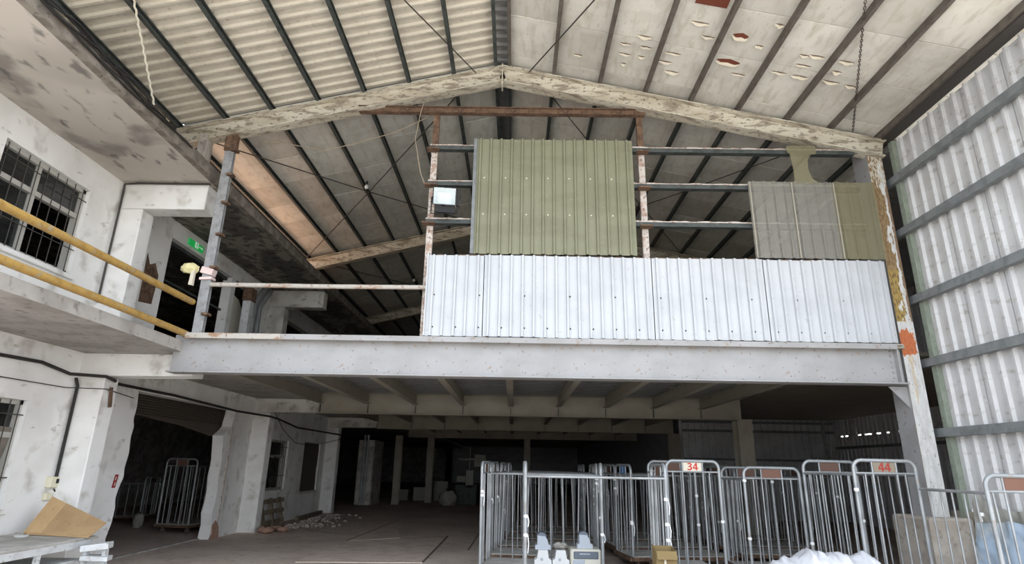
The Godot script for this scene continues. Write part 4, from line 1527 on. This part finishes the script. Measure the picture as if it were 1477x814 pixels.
# near corner (x, z) is the front left corner of the base before turning about it
func cart(label: String, group: String, corner: Vector2, turn: float, L: float, W: float, H: float, gate: String, plate := "", plate_end := -1.0, ties := 2) -> Node3D:
	var d := cart_meshes(L, W, H)
	var off := Vector3(L / 2, 0, -W / 2).rotated(Vector3.UP, turn)
	var t := thing("cage_trolley", label, "trolley", Vector3(corner.x, 0, corner.y) + off, group, turn)
	lpart(t, "platform", d.deck, M.platform)
	lpart(t, "base_frame", d.frame, M.rust)
	for sx in [-1.0, 1.0]:
		for sz in [-1.0, 1.0]:
			var k := lpart(t, "caster", d.fork, M.rust, Transform3D(Basis(Vector3.UP, rng.randf_range(-1.5, 1.5)), Vector3(sx * (L / 2 - 0.14), 0, sz * (W / 2 - 0.12))))
			lpart(k, "wheel", d.wheel, M.rubber)
	for s in ([-1.0] if label.contains("right edge") else [-1.0, 1.0]):
		var tf := Transform3D(Basis(Vector3.BACK, rng.randf_range(-0.012, 0.012)), Vector3(s * (L / 2 - 0.03), 0, 0))
		var h := lpart(t, "end_hoop", d.hoop, M.galv, tf)
		lpart(h, "cross_bar", d.cross, M.galv)
		for q in [-0.5, 0.5]:
			lpart(h, "rod", d.rod, M.galv, Transform3D(Basis(Vector3.RIGHT, rng.randf_range(-0.035, 0.035)), Vector3(0, 0, q * (W / 2 + 0.12))))
		for q in [-0.155, 0.155]:
			lpart(h, "tall_rod", d.tall, M.galv, Transform3D(Basis.IDENTITY, Vector3(0, 0, q)))
		var pm: Material = M.plate_brown
		if s == plate_end:
			pm = {"34": M.plate_white, "44": M.plate_grey, "3": M.blue_paint, "rust": M.plate_rust, "": M.plate_brown}[plate]
		var pt := lpart(h, "number_plate", d.plate, pm)
		if s == plate_end and plate in ["34", "44", "3"]:
			var tm := TextMesh.new()
			tm.text = plate
			var sf := SystemFont.new()
			sf.font_names = PackedStringArray(["Droid Sans"])
			sf.font_weight = 700
			tm.font = sf
			tm.font_size = 32
			tm.pixel_size = 0.0046
			tm.depth = 0.002
			lpart(pt, "number", tm, M.plate_white if plate == "3" else (M.red_paint if plate == "34" else M.red_faded), Transform3D(Basis(Vector3.UP, PI / 2 * s), Vector3(s * 0.005, H - 0.085, 0)))
	if gate != "none":
		for g in (["front", "back"] if gate == "both" else [gate.replace("bar_", "")]):
			var zz := (W / 2 - 0.03) * (1.0 if g == "front" else -1.0)
			var r := lpart(t, "side_rail", d.rail, M.galv, Transform3D(Basis.IDENTITY, Vector3(0, 0, zz)))
			if not gate.begins_with("bar_"):
				var nr := int(L / 0.2)
				for k in range(1, nr):
					lpart(r, "rod", d.rod, M.galv, Transform3D(Basis(Vector3.BACK, rng.randf_range(-0.035, 0.035)), Vector3(-L / 2 + L * k / nr, -0.01, 0)))
	# white plastic ties knotted on the tubes
	for k in ties:
		var mb := MB.new()
		var s := -1.0 if rng.randf() < 0.5 else 1.0
		var zq := (W / 2 - 0.03) * (1.0 if rng.randf() < 0.6 else -1.0)
		var yq := rng.randf_range(0.6, H - 0.2)
		var xq := s * (L / 2 - 0.03)
		var ln := rng.randf_range(0.05, 0.22)
		mb.lathe(Vector3(xq, yq, zq), Vector3.UP, pv([[0.026, 0.0], [0.031, 0.012], [0.031, 0.03], [0.026, 0.042]]), 9)
		mb.tube(p3([[xq + 0.028, yq + 0.02, zq], [xq + 0.04, yq - ln * 0.4, zq + 0.02], [xq + 0.03, yq - ln, zq + 0.015]]), 0.008, 4)
		lpart(t, "plastic_tie", mb.mesh(), M.tie)
	return t

func build_carts() -> void:
	# nearest row
	cart("tube cage trolley without rods along its front, one bare rail, nearest the aisle floor", "", Vector2(0.14, -8.35), 0.0, 1.93, 0.9, 1.70, "bar_front", "", 1.0, 5)
	cart("leftmost cage trolley carrying the white printers", "", Vector2(-0.52, -9.72), -0.12, 1.9, 0.92, 1.70, "back", "rust", 1.0, 4)
	cart("cage trolley with the red number 34 on its plate", "", Vector2(3.16, -9.42), PI / 2, 1.3, 0.86, 1.77, "back", "34", -1.0, 3)
	cart("cage trolley with a blue number plate on its left hoop", "", Vector2(2.03, -10.92), 0.15, 1.9, 0.92, 1.70, "back", "3", -1.0, 4)
	cart("cage trolley with a rust-stained plate right of trolley 34", "", Vector2(4.42, -9.5), PI / 2 - 0.04, 1.2, 0.9, 1.69, "back", "rust", -1.0, 3)
	cart("tall cage trolley with red lettering on a grey plate before the right column", "", Vector2(5.24, -8.0), PI / 2, 1.45, 0.86, 1.80, "both", "44", -1.0, 3)
	cart("cage trolley at the right edge before the blue-grey tarpaulin", "", Vector2(5.68, -6.5), PI / 2 - 0.08, 1.3, 0.72, 1.64, "back", "rust", -1.0, 1)
	# rows behind
	var rear := [[-0.42, -10.98, -0.1], [-0.3, -12.15, -0.08], [-0.16, -13.35, -0.05], [-0.2, -14.7, -0.03], [-0.1, -15.95, 0.0], [1.98, -12.2, 0.11], [2.0, -13.5, 0.08], [2.05, -14.8, 0.05], [4.1, -11.6, -0.05], [4.12, -12.75, 0.0], [4.2, -14.0, 0.03]]
	var words := ["second cage trolley in the left row, right behind the printers", "third cage trolley in the left row of trolleys", "fourth cage trolley in the left row of trolleys", "fifth cage trolley in the left row of trolleys", "farthest cage trolley in the left row of trolleys", "cage trolley right behind the one with the blue plate", "cage trolley two rows behind the blue plate", "farthest cage trolley in the middle row", "cage trolley behind the rust-stained plate, foremost of the right rear row", "second cage trolley of the right rear row", "farthest cage trolley of the right rear row"]
	for i in rear.size():
		cart(words[i], "cage trolleys packed in rows behind", Vector2(rear[i][0], rear[i][1]), rear[i][2], 1.9, 0.92, 1.70, "back", "rust" if i % 2 == 0 else "", 1.0 if i < 5 else -1.0, 4)
	# in the dark doorway
	cart("lone cage trolley standing inside the dark loading doorway", "", Vector2(-7.56, -14.74), 1.38, 1.6, 0.9, 1.68, "back", "rust", -1.0, 1)
	cart("low cage trolley deeper inside the dark doorway", "", Vector2(-11.4, -16.6), 0.1, 1.5, 0.9, 1.2, "front", "", 1.0, 1)

# ---------------------------------------------------------------- loose things
func printer(label: String, at: Vector3, turn: float, big: bool) -> void:
	var t := thing("label_printer", label, "printer", at, "", turn)
	var mb := MB.new()
	if big:
		mb.bbox(Vector3(-0.235, 0.0, -0.2), Vector3(0.235, 0.235, 0.2), 0.02)
		lpart(t, "body", mb.mesh(), M.cream_plastic)
		mb = MB.new()
		mb.bbox(Vector3(-0.19, 0.1, 0.19), Vector3(0.19, 0.205, 0.215), 0.01)
		lpart(t, "smoked_cover", mb.mesh(), M.dark_plastic)
		mb = MB.new()
		mb.box(Vector3(-0.1, 0.165, 0.213), Vector3(0.06, 0.18, 0.218))
		lpart(t, "light_strip", mb.mesh(), M.grey_plastic)
		mb = MB.new()
		mb.bbox(Vector3(-0.2, 0.03, 0.195), Vector3(-0.02, 0.09, 0.212), 0.006)
		lpart(t, "key_panel", mb.mesh(), M.grey_plastic)
		return
	# stand with spread foot
	mb = MB.new()
	mb.prism(pv([[-0.13, 0], [-0.05, 0], [-0.05, 0.015], [0.05, 0.015], [0.05, 0], [0.13, 0], [0.13, 0.07], [0.09, 0.09], [0.07, 0.21], [-0.07, 0.21], [-0.09, 0.09], [-0.13, 0.07]]), Vector3(0, 0, -0.12), Vector3.RIGHT, Vector3.UP, 0.24)
	lpart(t, "stand", mb.mesh(), M.white_plastic)
	mb = MB.new()
	mb.lathe(Vector3(-0.02, 0.08, 0.121), Vector3.BACK, pv([[0.022, 0.0], [0.022, 0.006], [0.018, 0.008], [0.001, 0.008]]), 14)
	lpart(t, "round_badge", mb.mesh(), M.grey_plastic)

func tape_hood(label: String, at: Vector3, turn: float) -> void:
	var t := thing("printer_hood", label, "printer", at, "", turn)
	var mb := MB.new()
	mb.prism(pv([[-0.12, 0], [0.12, 0], [0.12, 0.06], [0.085, 0.07], [0.07, 0.14], [0.035, 0.19], [-0.085, 0.2], [-0.085, 0.07], [-0.12, 0.06]]), Vector3(0, 0, -0.1), Vector3.RIGHT, Vector3.UP, 0.2)
	lpart(t, "housing", mb.mesh(), M.grey_plastic)
	mb = MB.new()
	var ar := []
	for i in 13:
		var a := PI * i / 12.0
		ar.append([-0.02 + 0.075 * cos(a), 0.18 + 0.065 * sin(a)])
	mb.prism(pv(ar), Vector3(0, 0, -0.09), Vector3.RIGHT, Vector3.UP, 0.18)
	lpart(t, "roll_cover", mb.mesh(), M.dark_plastic)

func build_small() -> void:
	var nz := FastNoiseLite.new()
	nz.frequency = 1.3
	nz.seed = 9
	nz.fractal_octaves = 4
	# printers on the platform of the leftmost trolley
	var py := 0.213
	printer("small white printer stand left of the other stands on the trolley platform", Vector3(0.47, py, -9.98), 0.0, false)
	printer("small white printer stand in the middle between the left stand and the boxy printer", Vector3(0.745, py, -9.98), 0.0, false)
	printer("boxy cream printer with a smoked cover on the trolley platform", Vector3(1.12, py, -10.02), 0.02, true)
	tape_hood("pale grey printer hood set on the left white stand", Vector3(0.47, py + 0.212, -9.99), 0.0)
	tape_hood("pale grey printer hood set on top of the boxy cream printer", Vector3(1.12, py + 0.237, -10.0), 0.0)
	var mb := MB.new()
	mb.blob(Vector3(0.745, py + 0.26, -9.99), Vector3(0.1, 0.05, 0.09), nz, 0.6, 12, 18, py + 0.211)
	single("crumpled_paper", "crumpled grey and brown wrapping on the middle white stand", "wrapping", mb, M.tarp, Vector3(0.76, py + 0.212, -9.99))
	# golden carton at the trolley leg
	var t := thing("open_carton", "golden brown open carton standing before the hoop left of trolley 34", "carton", Vector3(1.93, 0, -8.18))
	var cx := 1.80
	var cw := 0.26
	mb = MB.new()
	mb.box(Vector3(cx, 0.0, -8.08), Vector3(cx + cw, 0.64, -8.07))
	part(t, "front_side", mb, M.carton_gold)
	mb = MB.new()
	mb.box(Vector3(cx, 0.0, -8.29), Vector3(cx + cw, 0.70, -8.28))
	part(t, "back_side", mb, M.carton_gold)
	for k in 2:
		mb = MB.new()
		var ex: float = cx + k * (cw - 0.01)
		mb.prism(pv([[8.08, 0.0], [8.28, 0.0], [8.28, 0.72 - 0.03 * k], [8.08, 0.66]]), Vector3(ex, 0, 0), Vector3.FORWARD, Vector3.UP, 0.01)
		part(t, "end_side", mb, M.carton_gold)
	mb = MB.new()
	mb.obox(Vector3(cx + 0.13, 0.615, -8.035), Vector3(0.25, 0.006, 0.10), Basis(Vector3.RIGHT, 1.2))
	part(t, "flap", mb, M.carton_gold)
	mb = MB.new()
	mb.box(Vector3(cx + 0.10, 0.2, -8.069), Vector3(cx + 0.125, 0.64, -8.064))
	part(t, "tape_strip", mb, M.plate_white)
	# white plastic sack in front
	mb = MB.new()
	var P := []
	for i in 25:
		var row := PackedVector3Array()
		for j in 49:
			var u := (j / 48.0 - 0.5) * 2.0
			var s := i / 24.0
			var xx := 3.65 + u * 0.86
			var ang := s * PI
			var prof := pow(maxf(1.0 - u * u * u * u, 0.0), 0.5)
			var hh := 0.74 * prof + 0.12 * prof * nz.get_noise_2d(u * 2.2, 3.0)
			var y := hh * pow(sin(ang), 0.6) + 0.05 * nz.get_noise_2d(u * 5.0, s * 5.0) * sin(ang)
			row.append(Vector3(xx + 0.04 * nz.get_noise_2d(s * 6.0, u * 6.0), maxf(y, 0.0), -7.5 + 0.40 * cos(ang) * (0.5 + 0.5 * prof) + 0.04 * nz.get_noise_2d(u * 7.0, s * 3.0 + 9.0)))
		P.append(row)
	mb.grid(P, Vector3(3.72, 0.1, -7.6))
	single("plastic_sack", "large white plastic sack lying before the trolleys", "sack", mb, M.sack, Vector3(3.72, 0, -7.6))
	# tarpaulin draped at the right wall
	var sets := [[6.02, 6.16, -8.4, -6.2, 1.42, "grey dusty tarpaulin hung along the foot of the right wall", M.tarp, 0.0], [5.86, 5.97, -8.2, -6.0, 1.12, "blue-grey tarpaulin draped in folds below the right wall sheets", M.tarp_blue, 1.7]]
	for q in sets:
		P = []
		for i in 21:
			var row := PackedVector3Array()
			var s := i / 20.0
			for j in 61:
				var u := j / 60.0
				var sag: float = (0.2 if q[7] == 0.0 else 0.07) * absf(sin(u * 5.2 + q[7]))
				var y: float = (q[4] - sag) * (1.0 - s)
				var fold := 0.04 * sin(u * 31.0 + s * 4.0 + q[7]) * (0.3 + 0.7 * s) + 0.05 * nz.get_noise_2d(u * 5.0 + q[7] * 10.0, s * 3.0)
				row.append(Vector3(lerpf(q[1], q[0], pow(s, 0.7)) + fold, y, lerpf(q[2], q[3], u)))
			P.append(row)
		mb = MB.new()
		mb.grid(P)
		single("tarpaulin", q[5], "tarpaulin", mb, q[6], Vector3(q[0], 0, -7.3))
	# metal table at the left
	t = thing("metal_table", "long white metal work table at the lower left", "table", Vector3(-5.95, 0, -6.6))
	mb = MB.new()
	mb.bbox(Vector3(-6.55, 0.66, -8.3), Vector3(-5.4, 0.69, -5.0), 0.006)
	part(t, "top", mb, M.platform)
	mb = MB.new()
	mb.box(Vector3(-5.42, 0.58, -8.2), Vector3(-5.405, 0.66, -5.0))
	part(t, "apron", mb, M.white_metal)
	for z in [-7.35, -6.4, -5.4]:
		for x in [-6.5, -5.44]:
			mb = MB.new()
			mb.box(Vector3(x - 0.025, 0, z - 0.025), Vector3(x + 0.025, 0.66, z + 0.025))
			part(t, "leg", mb, M.white_metal)
	for y in [0.42, 0.2]:
		mb = MB.new()
		mb.bbox(Vector3(-6.5, y, -8.15), Vector3(-5.42, y + 0.02, -5.05), 0.004)
		part(t, "shelf", mb, M.white_metal)
	t = thing("broken_rack", "broken white metal rack end beside the work table", "rack", Vector3(-5.3, 0, -8.1))
	for k in 3:
		mb = MB.new()
		mb.obox(Vector3(-5.2 + 0.02 * k, [0.60, 0.47, 0.30][k], -8.0), Vector3(0.30, [0.07, 0.05, 0.05][k], 0.2), Basis(Vector3.UP, 0.3) * Basis(Vector3.BACK, [0.10, -0.06, 0.14][k]))
		part(t, "rail", mb, M.white_metal)
	for sgn in [-1.0, 1.0]:
		mb = MB.new()
		mb.obox(Vector3(-5.2 + sgn * 0.11, 0.31, -8.0 - sgn * 0.03), Vector3(0.045, 0.62, 0.06), Basis(Vector3.BACK, 0.05 * sgn))
		part(t, "upright", mb, M.white_metal)
	# flattened cardboard leaning on the table
	t = thing("cardboard_sheet", "flattened brown cardboard box leaning on the work table by the pillar", "cardboard", Vector3(-5.9, 0.69, -8.3))
	mb = MB.new()
	var A := Vector3(-6.36, 0.705, -8.25)
	var B := Vector3(-5.36, 0.71, -8.07)
	var Cc := Vector3(-5.44, 0.83, -8.46)
	var D := Vector3(-6.33, 1.14, -8.58)
	quad_panel(mb, A, A.lerp(B, 0.27), D.lerp(Cc, 0.27), D)
	part(t, "left_panel", mb, M.card)
	mb = MB.new()
	quad_panel(mb, A.lerp(B, 0.275), B, Cc, D.lerp(Cc, 0.275))
	part(t, "right_panel", mb, M.card)
	mb = MB.new()
	quad_panel(mb, A + Vector3(0.1, 0.0, 0.06), B + Vector3(0.02, -0.01, 0.06), B + Vector3(0.0, 0.01, -0.01), A + Vector3(0.02, 0.01, 0.0))
	part(t, "bottom_flap", mb, M.card)
	mb = MB.new()
	mb.lathe(Vector3(-6.2, 0.69, -8.02), Vector3.UP, pv([[0.001, 0.0], [0.07, 0.0], [0.08, 0.014], [0.07, 0.02], [0.001, 0.02]]), 18)
	single("white_dish", "small white dish lying at the corner of the cardboard", "dish", mb, M.white_plastic, Vector3(-6.2, 0.69, -8.02))
	# switch boxes
	t = thing("switch_box", "cream switch box on the left wall above the cardboard", "switch box", Vector3(WX + 0.06, 1.31, -8.9))
	mb = MB.new()
	mb.bbox(Vector3(WX, 1.24, -9.0), Vector3(WX + 0.08, 1.39, -8.8), 0.01)
	part(t, "case", mb, M.box_cream)
	mb = MB.new()
	mb.box(Vector3(WX + 0.08, 1.3, -8.96), Vector3(WX + 0.086, 1.36, -8.9))
	part(t, "switch", mb, M.black)
	mb = MB.new()
	mb.bbox(Vector3(WX, 1.07, -8.93), Vector3(WX + 0.06, 1.17, -8.8), 0.012)
	single("socket_box", "small cream socket box under the switch box", "socket", mb, M.box_cream, Vector3(WX + 0.03, 1.12, -8.87))
	mb = MB.new()
	mb.tube(p3([[WX + 0.05, 1.225, -8.93], [WX + 0.06, 1.19, -8.95], [WX + 0.05, 1.2, -9.02], [WX + 0.04, 1.22, -9.05]]), 0.01, 5)
	single("switch_wire", "short wire looping from the switch box to the pillar", "wire", mb, M.cable, Vector3(WX + 0.05, 1.2, -9.0))
	# red sticker on the jamb
	t = thing("red_sticker", "narrow red sticker with pale marks beside the doorway", "sticker", Vector3(WX + 0.004, 1.3, -10.33))
	mb = MB.new()
	mb.prism(pv([[10.28, 1.19], [10.37, 1.19], [10.40, 1.40], [10.31, 1.40]]), Vector3(WX + 0.001, 0, 0), Vector3.FORWARD, Vector3.UP, 0.004)
	part(t, "label_sheet", mb, M.sticker_red)
	for k in 2:
		mb = MB.new()
		mb.prism(pv([[10.32, 1.22 + 0.09 * k], [10.345, 1.22 + 0.09 * k], [10.36, 1.27 + 0.09 * k], [10.335, 1.28 + 0.09 * k]]), Vector3(WX + 0.005, 0, 0), Vector3.FORWARD, Vector3.UP, 0.002)
		part(t, "pale_mark", mb, M.plate_white)
	# cables on the left wall
	var cb := [[[[WX + 0.06, 2.92, -4.7], [WX + 0.05, 2.9, -5.5], [WX + 0.05, 2.9, -7.45], [WX + 0.05, 2.92, -8.14], [WX + 0.06, 2.84, -8.7], [WX + 0.5, 2.83, -8.85], [PF + 0.06, 2.8, -9.1], [WX + 0.15, 2.82, -9.6], [WX + 0.07, 2.84, -11.5], [WX + 0.07, 2.78, -14.2], [PF + 0.05, 2.74, -15.2], [PF + 0.06, 2.72, -15.7], [WX + 0.12, 2.64, -18.2], [PF + 0.06, 2.6, -21.6]], 0.024, "thick black cable bundle running along the left wall and over the doorway"], [[[WX + 0.05, 2.8, -8.85], [WX + 0.05, 2.69, -8.92], [WX + 0.05, 1.86, -8.92], [WX + 0.05, 1.27, -8.92]], 0.022, "black cable dropping beside the pillar to the switch box"], [[[WX + 0.04, 2.62, -4.7], [WX + 0.04, 2.64, -8.7], [PF + 0.03, 2.66, -8.98], [PF + 0.03, 2.64, -9.2], [WX + 0.05, 2.66, -10.3]], 0.007, "thin wire strung along the lower left wall"], [[[PF + 0.05, 2.9, -15.4], [WX + 0.3, 2.5, -16.6], [WX + 0.1, 2.2, -18.2], [WX + 0.25, 2.15, -19.3], [PF + 0.05, 2.45, -21.6]], 0.01, "loose wire sagging between the pillars under the mezzanine"]]
	for q in cb:
		mb = MB.new()
		mb.tube(p3(q[0]), q[1], 6)
		single("wall_cable", q[2], "cable", mb, M.cable, Vector3(q[0][0][0], q[0][0][1], q[0][0][2]))
	var cbt := thing("cable_bundle", "loose black cables sagging along the soffit edge at the upper left", "cable", Vector3(-5.0, 6.3, -6.4))
	for k in 7:
		mb = MB.new()
		var pts := PackedVector3Array()
		var ph := rng.randf_range(0, 6.0)
		for i in 21:
			var u := i / 20.0
			pts.append(Vector3(-5.02 + 0.012 * (k % 3), 6.21 + 0.018 * k + (0.03 + 0.01 * (k % 3)) * sin(u * (7.0 + k) + ph), lerpf(-4.7, -8.0 + 0.25 * k, u)))
		mb.tube(pts, [0.013, 0.009, 0.011][k % 3], 6)
		part(cbt, "cable", mb, M.cable)
	# loose wires under the rear left roof
	mb = MB.new()
	mb.tube(p3([[-4.4, 6.95, -9.0], [-4.2, 7.0, -9.1], [-3.4, 6.9, -9.2], [-2.2, 7.15, -9.0], [-1.5, 7.42, -8.85]]), 0.008, 5)
	single("roof_wire", "thin loose wire drooping below the front rafter", "wire", mb, M.wire_grey, Vector3(-4.4, 6.95, -9.0))
	mb = MB.new()
	mb.tube(p3([[-1.62, 7.5, -8.6], [-1.66, 7.3, -8.6], [-1.72, 6.8, -8.6], [-1.60, 6.2, -8.62], [-1.52, 6.0, -8.64]]), 0.008, 5)
	single("hanging_wire", "pale loose wire hanging beside the left screen post", "wire", mb, M.wire_grey, Vector3(-1.62, 7.5, -8.6))
	# bracket on pillar
	mb = MB.new()
	mb.obox(Vector3(PF + 0.03, 2.55, -9.12), Vector3(0.03, 0.3, 0.05), Basis(Vector3.RIGHT, 0.2))
	single("rusty_strap", "rusty iron strap on the pillar by the doorway", "strap", mb, M.rust, Vector3(PF + 0.03, 2.4, -9.12))
	# pallet leaning on the wall
	t = thing("wooden_pallet", "small broken wooden pallet leaning below the barred window", "pallet", Vector3(-6.45, 0, -16.9))
	var tilt := Basis(Vector3.BACK, 0.22)
	for k in 3:
		mb = MB.new()
		mb.obox(Vector3(-6.42, 0.12 + 0.26 * k, -16.9) + Vector3(-0.03 * k, 0, 0), Vector3(0.035, 0.11, 1.5), tilt)
		part(t, "board", mb, M.wood)
	for k in 3:
		mb = MB.new()
		mb.obox(Vector3(-6.47, 0.36, -16.25 - 0.62 * k), Vector3(0.06, 0.72, 0.1), tilt)
		part(t, "bearer", mb, M.wood)
	mb = MB.new()
	mb.obox(Vector3(-6.42, 0.06, -19.9), Vector3(0.1, 0.1, 2.6), Basis(Vector3.UP, 0.04))
	single("timber_beam", "long timber lying at the foot of the wall under the mezzanine", "timber", mb, M.wood, Vector3(-6.42, 0, -19.9))
	# bricks and rubble
	var br := [[-5.95, -15.3, 0.3], [-5.66, -15.6, 1.1], [-5.9, -15.85, 2.0]]
	for k in 3:
		mb = MB.new()
		mb.blob(Vector3(br[k][0], 0.07, br[k][1]), Vector3(0.17, 0.09, 0.13) * (1.0 - 0.2 * k), nz, 0.7, 10, 14, 0.0)
		single("rubble_lump", ["largest reddish rubble lump at the foot of the second pillar", "medium reddish rubble lump beside the second pillar", "smallest reddish rubble lump behind the second pillar"][k], "rubble", mb, M.brick, Vector3(br[k][0], 0, br[k][1]))
	mb = MB.new()
	mb.prism(pv([[13.92, 0.0], [14.35, 0.0], [14.3, 0.22], [14.12, 0.38], [13.98, 0.28], [14.02, 0.12]]), Vector3(WX + 0.0, 0, 0), Vector3.FORWARD, Vector3.UP, 0.012)
	single("bare_brick_patch", "bare red brick patch at the foot of the right door jamb", "brickwork", mb, M.brick, Vector3(WX, 0, -14.1))
	mb = MB.new()
	mb.blob(Vector3(-9.5, 0.16, -16.0), Vector3(0.13, 0.2, 0.12), nz, 0.5, 12, 18, 0.0)
	single("rag_bag", "pale plastic rag bag inside the dark doorway", "bag", mb, M.tarp, Vector3(-9.5, 0.0, -16.0))

func quad_panel(mb: MB, a: Vector3, b: Vector3, c: Vector3, d: Vector3) -> void:
	var nn := (b - a).cross(d - a).normalized() * 0.006
	mb.quad(a + nn, b + nn, c + nn, d + nn)
	mb.quad(a - nn, b - nn, c - nn, d - nn)
	mb.quad(a + nn, b + nn, b - nn, a - nn)
	mb.quad(b + nn, c + nn, c - nn, b - nn)
	mb.quad(c + nn, d + nn, d - nn, c - nn)
	mb.quad(d + nn, a + nn, a - nn, d - nn)
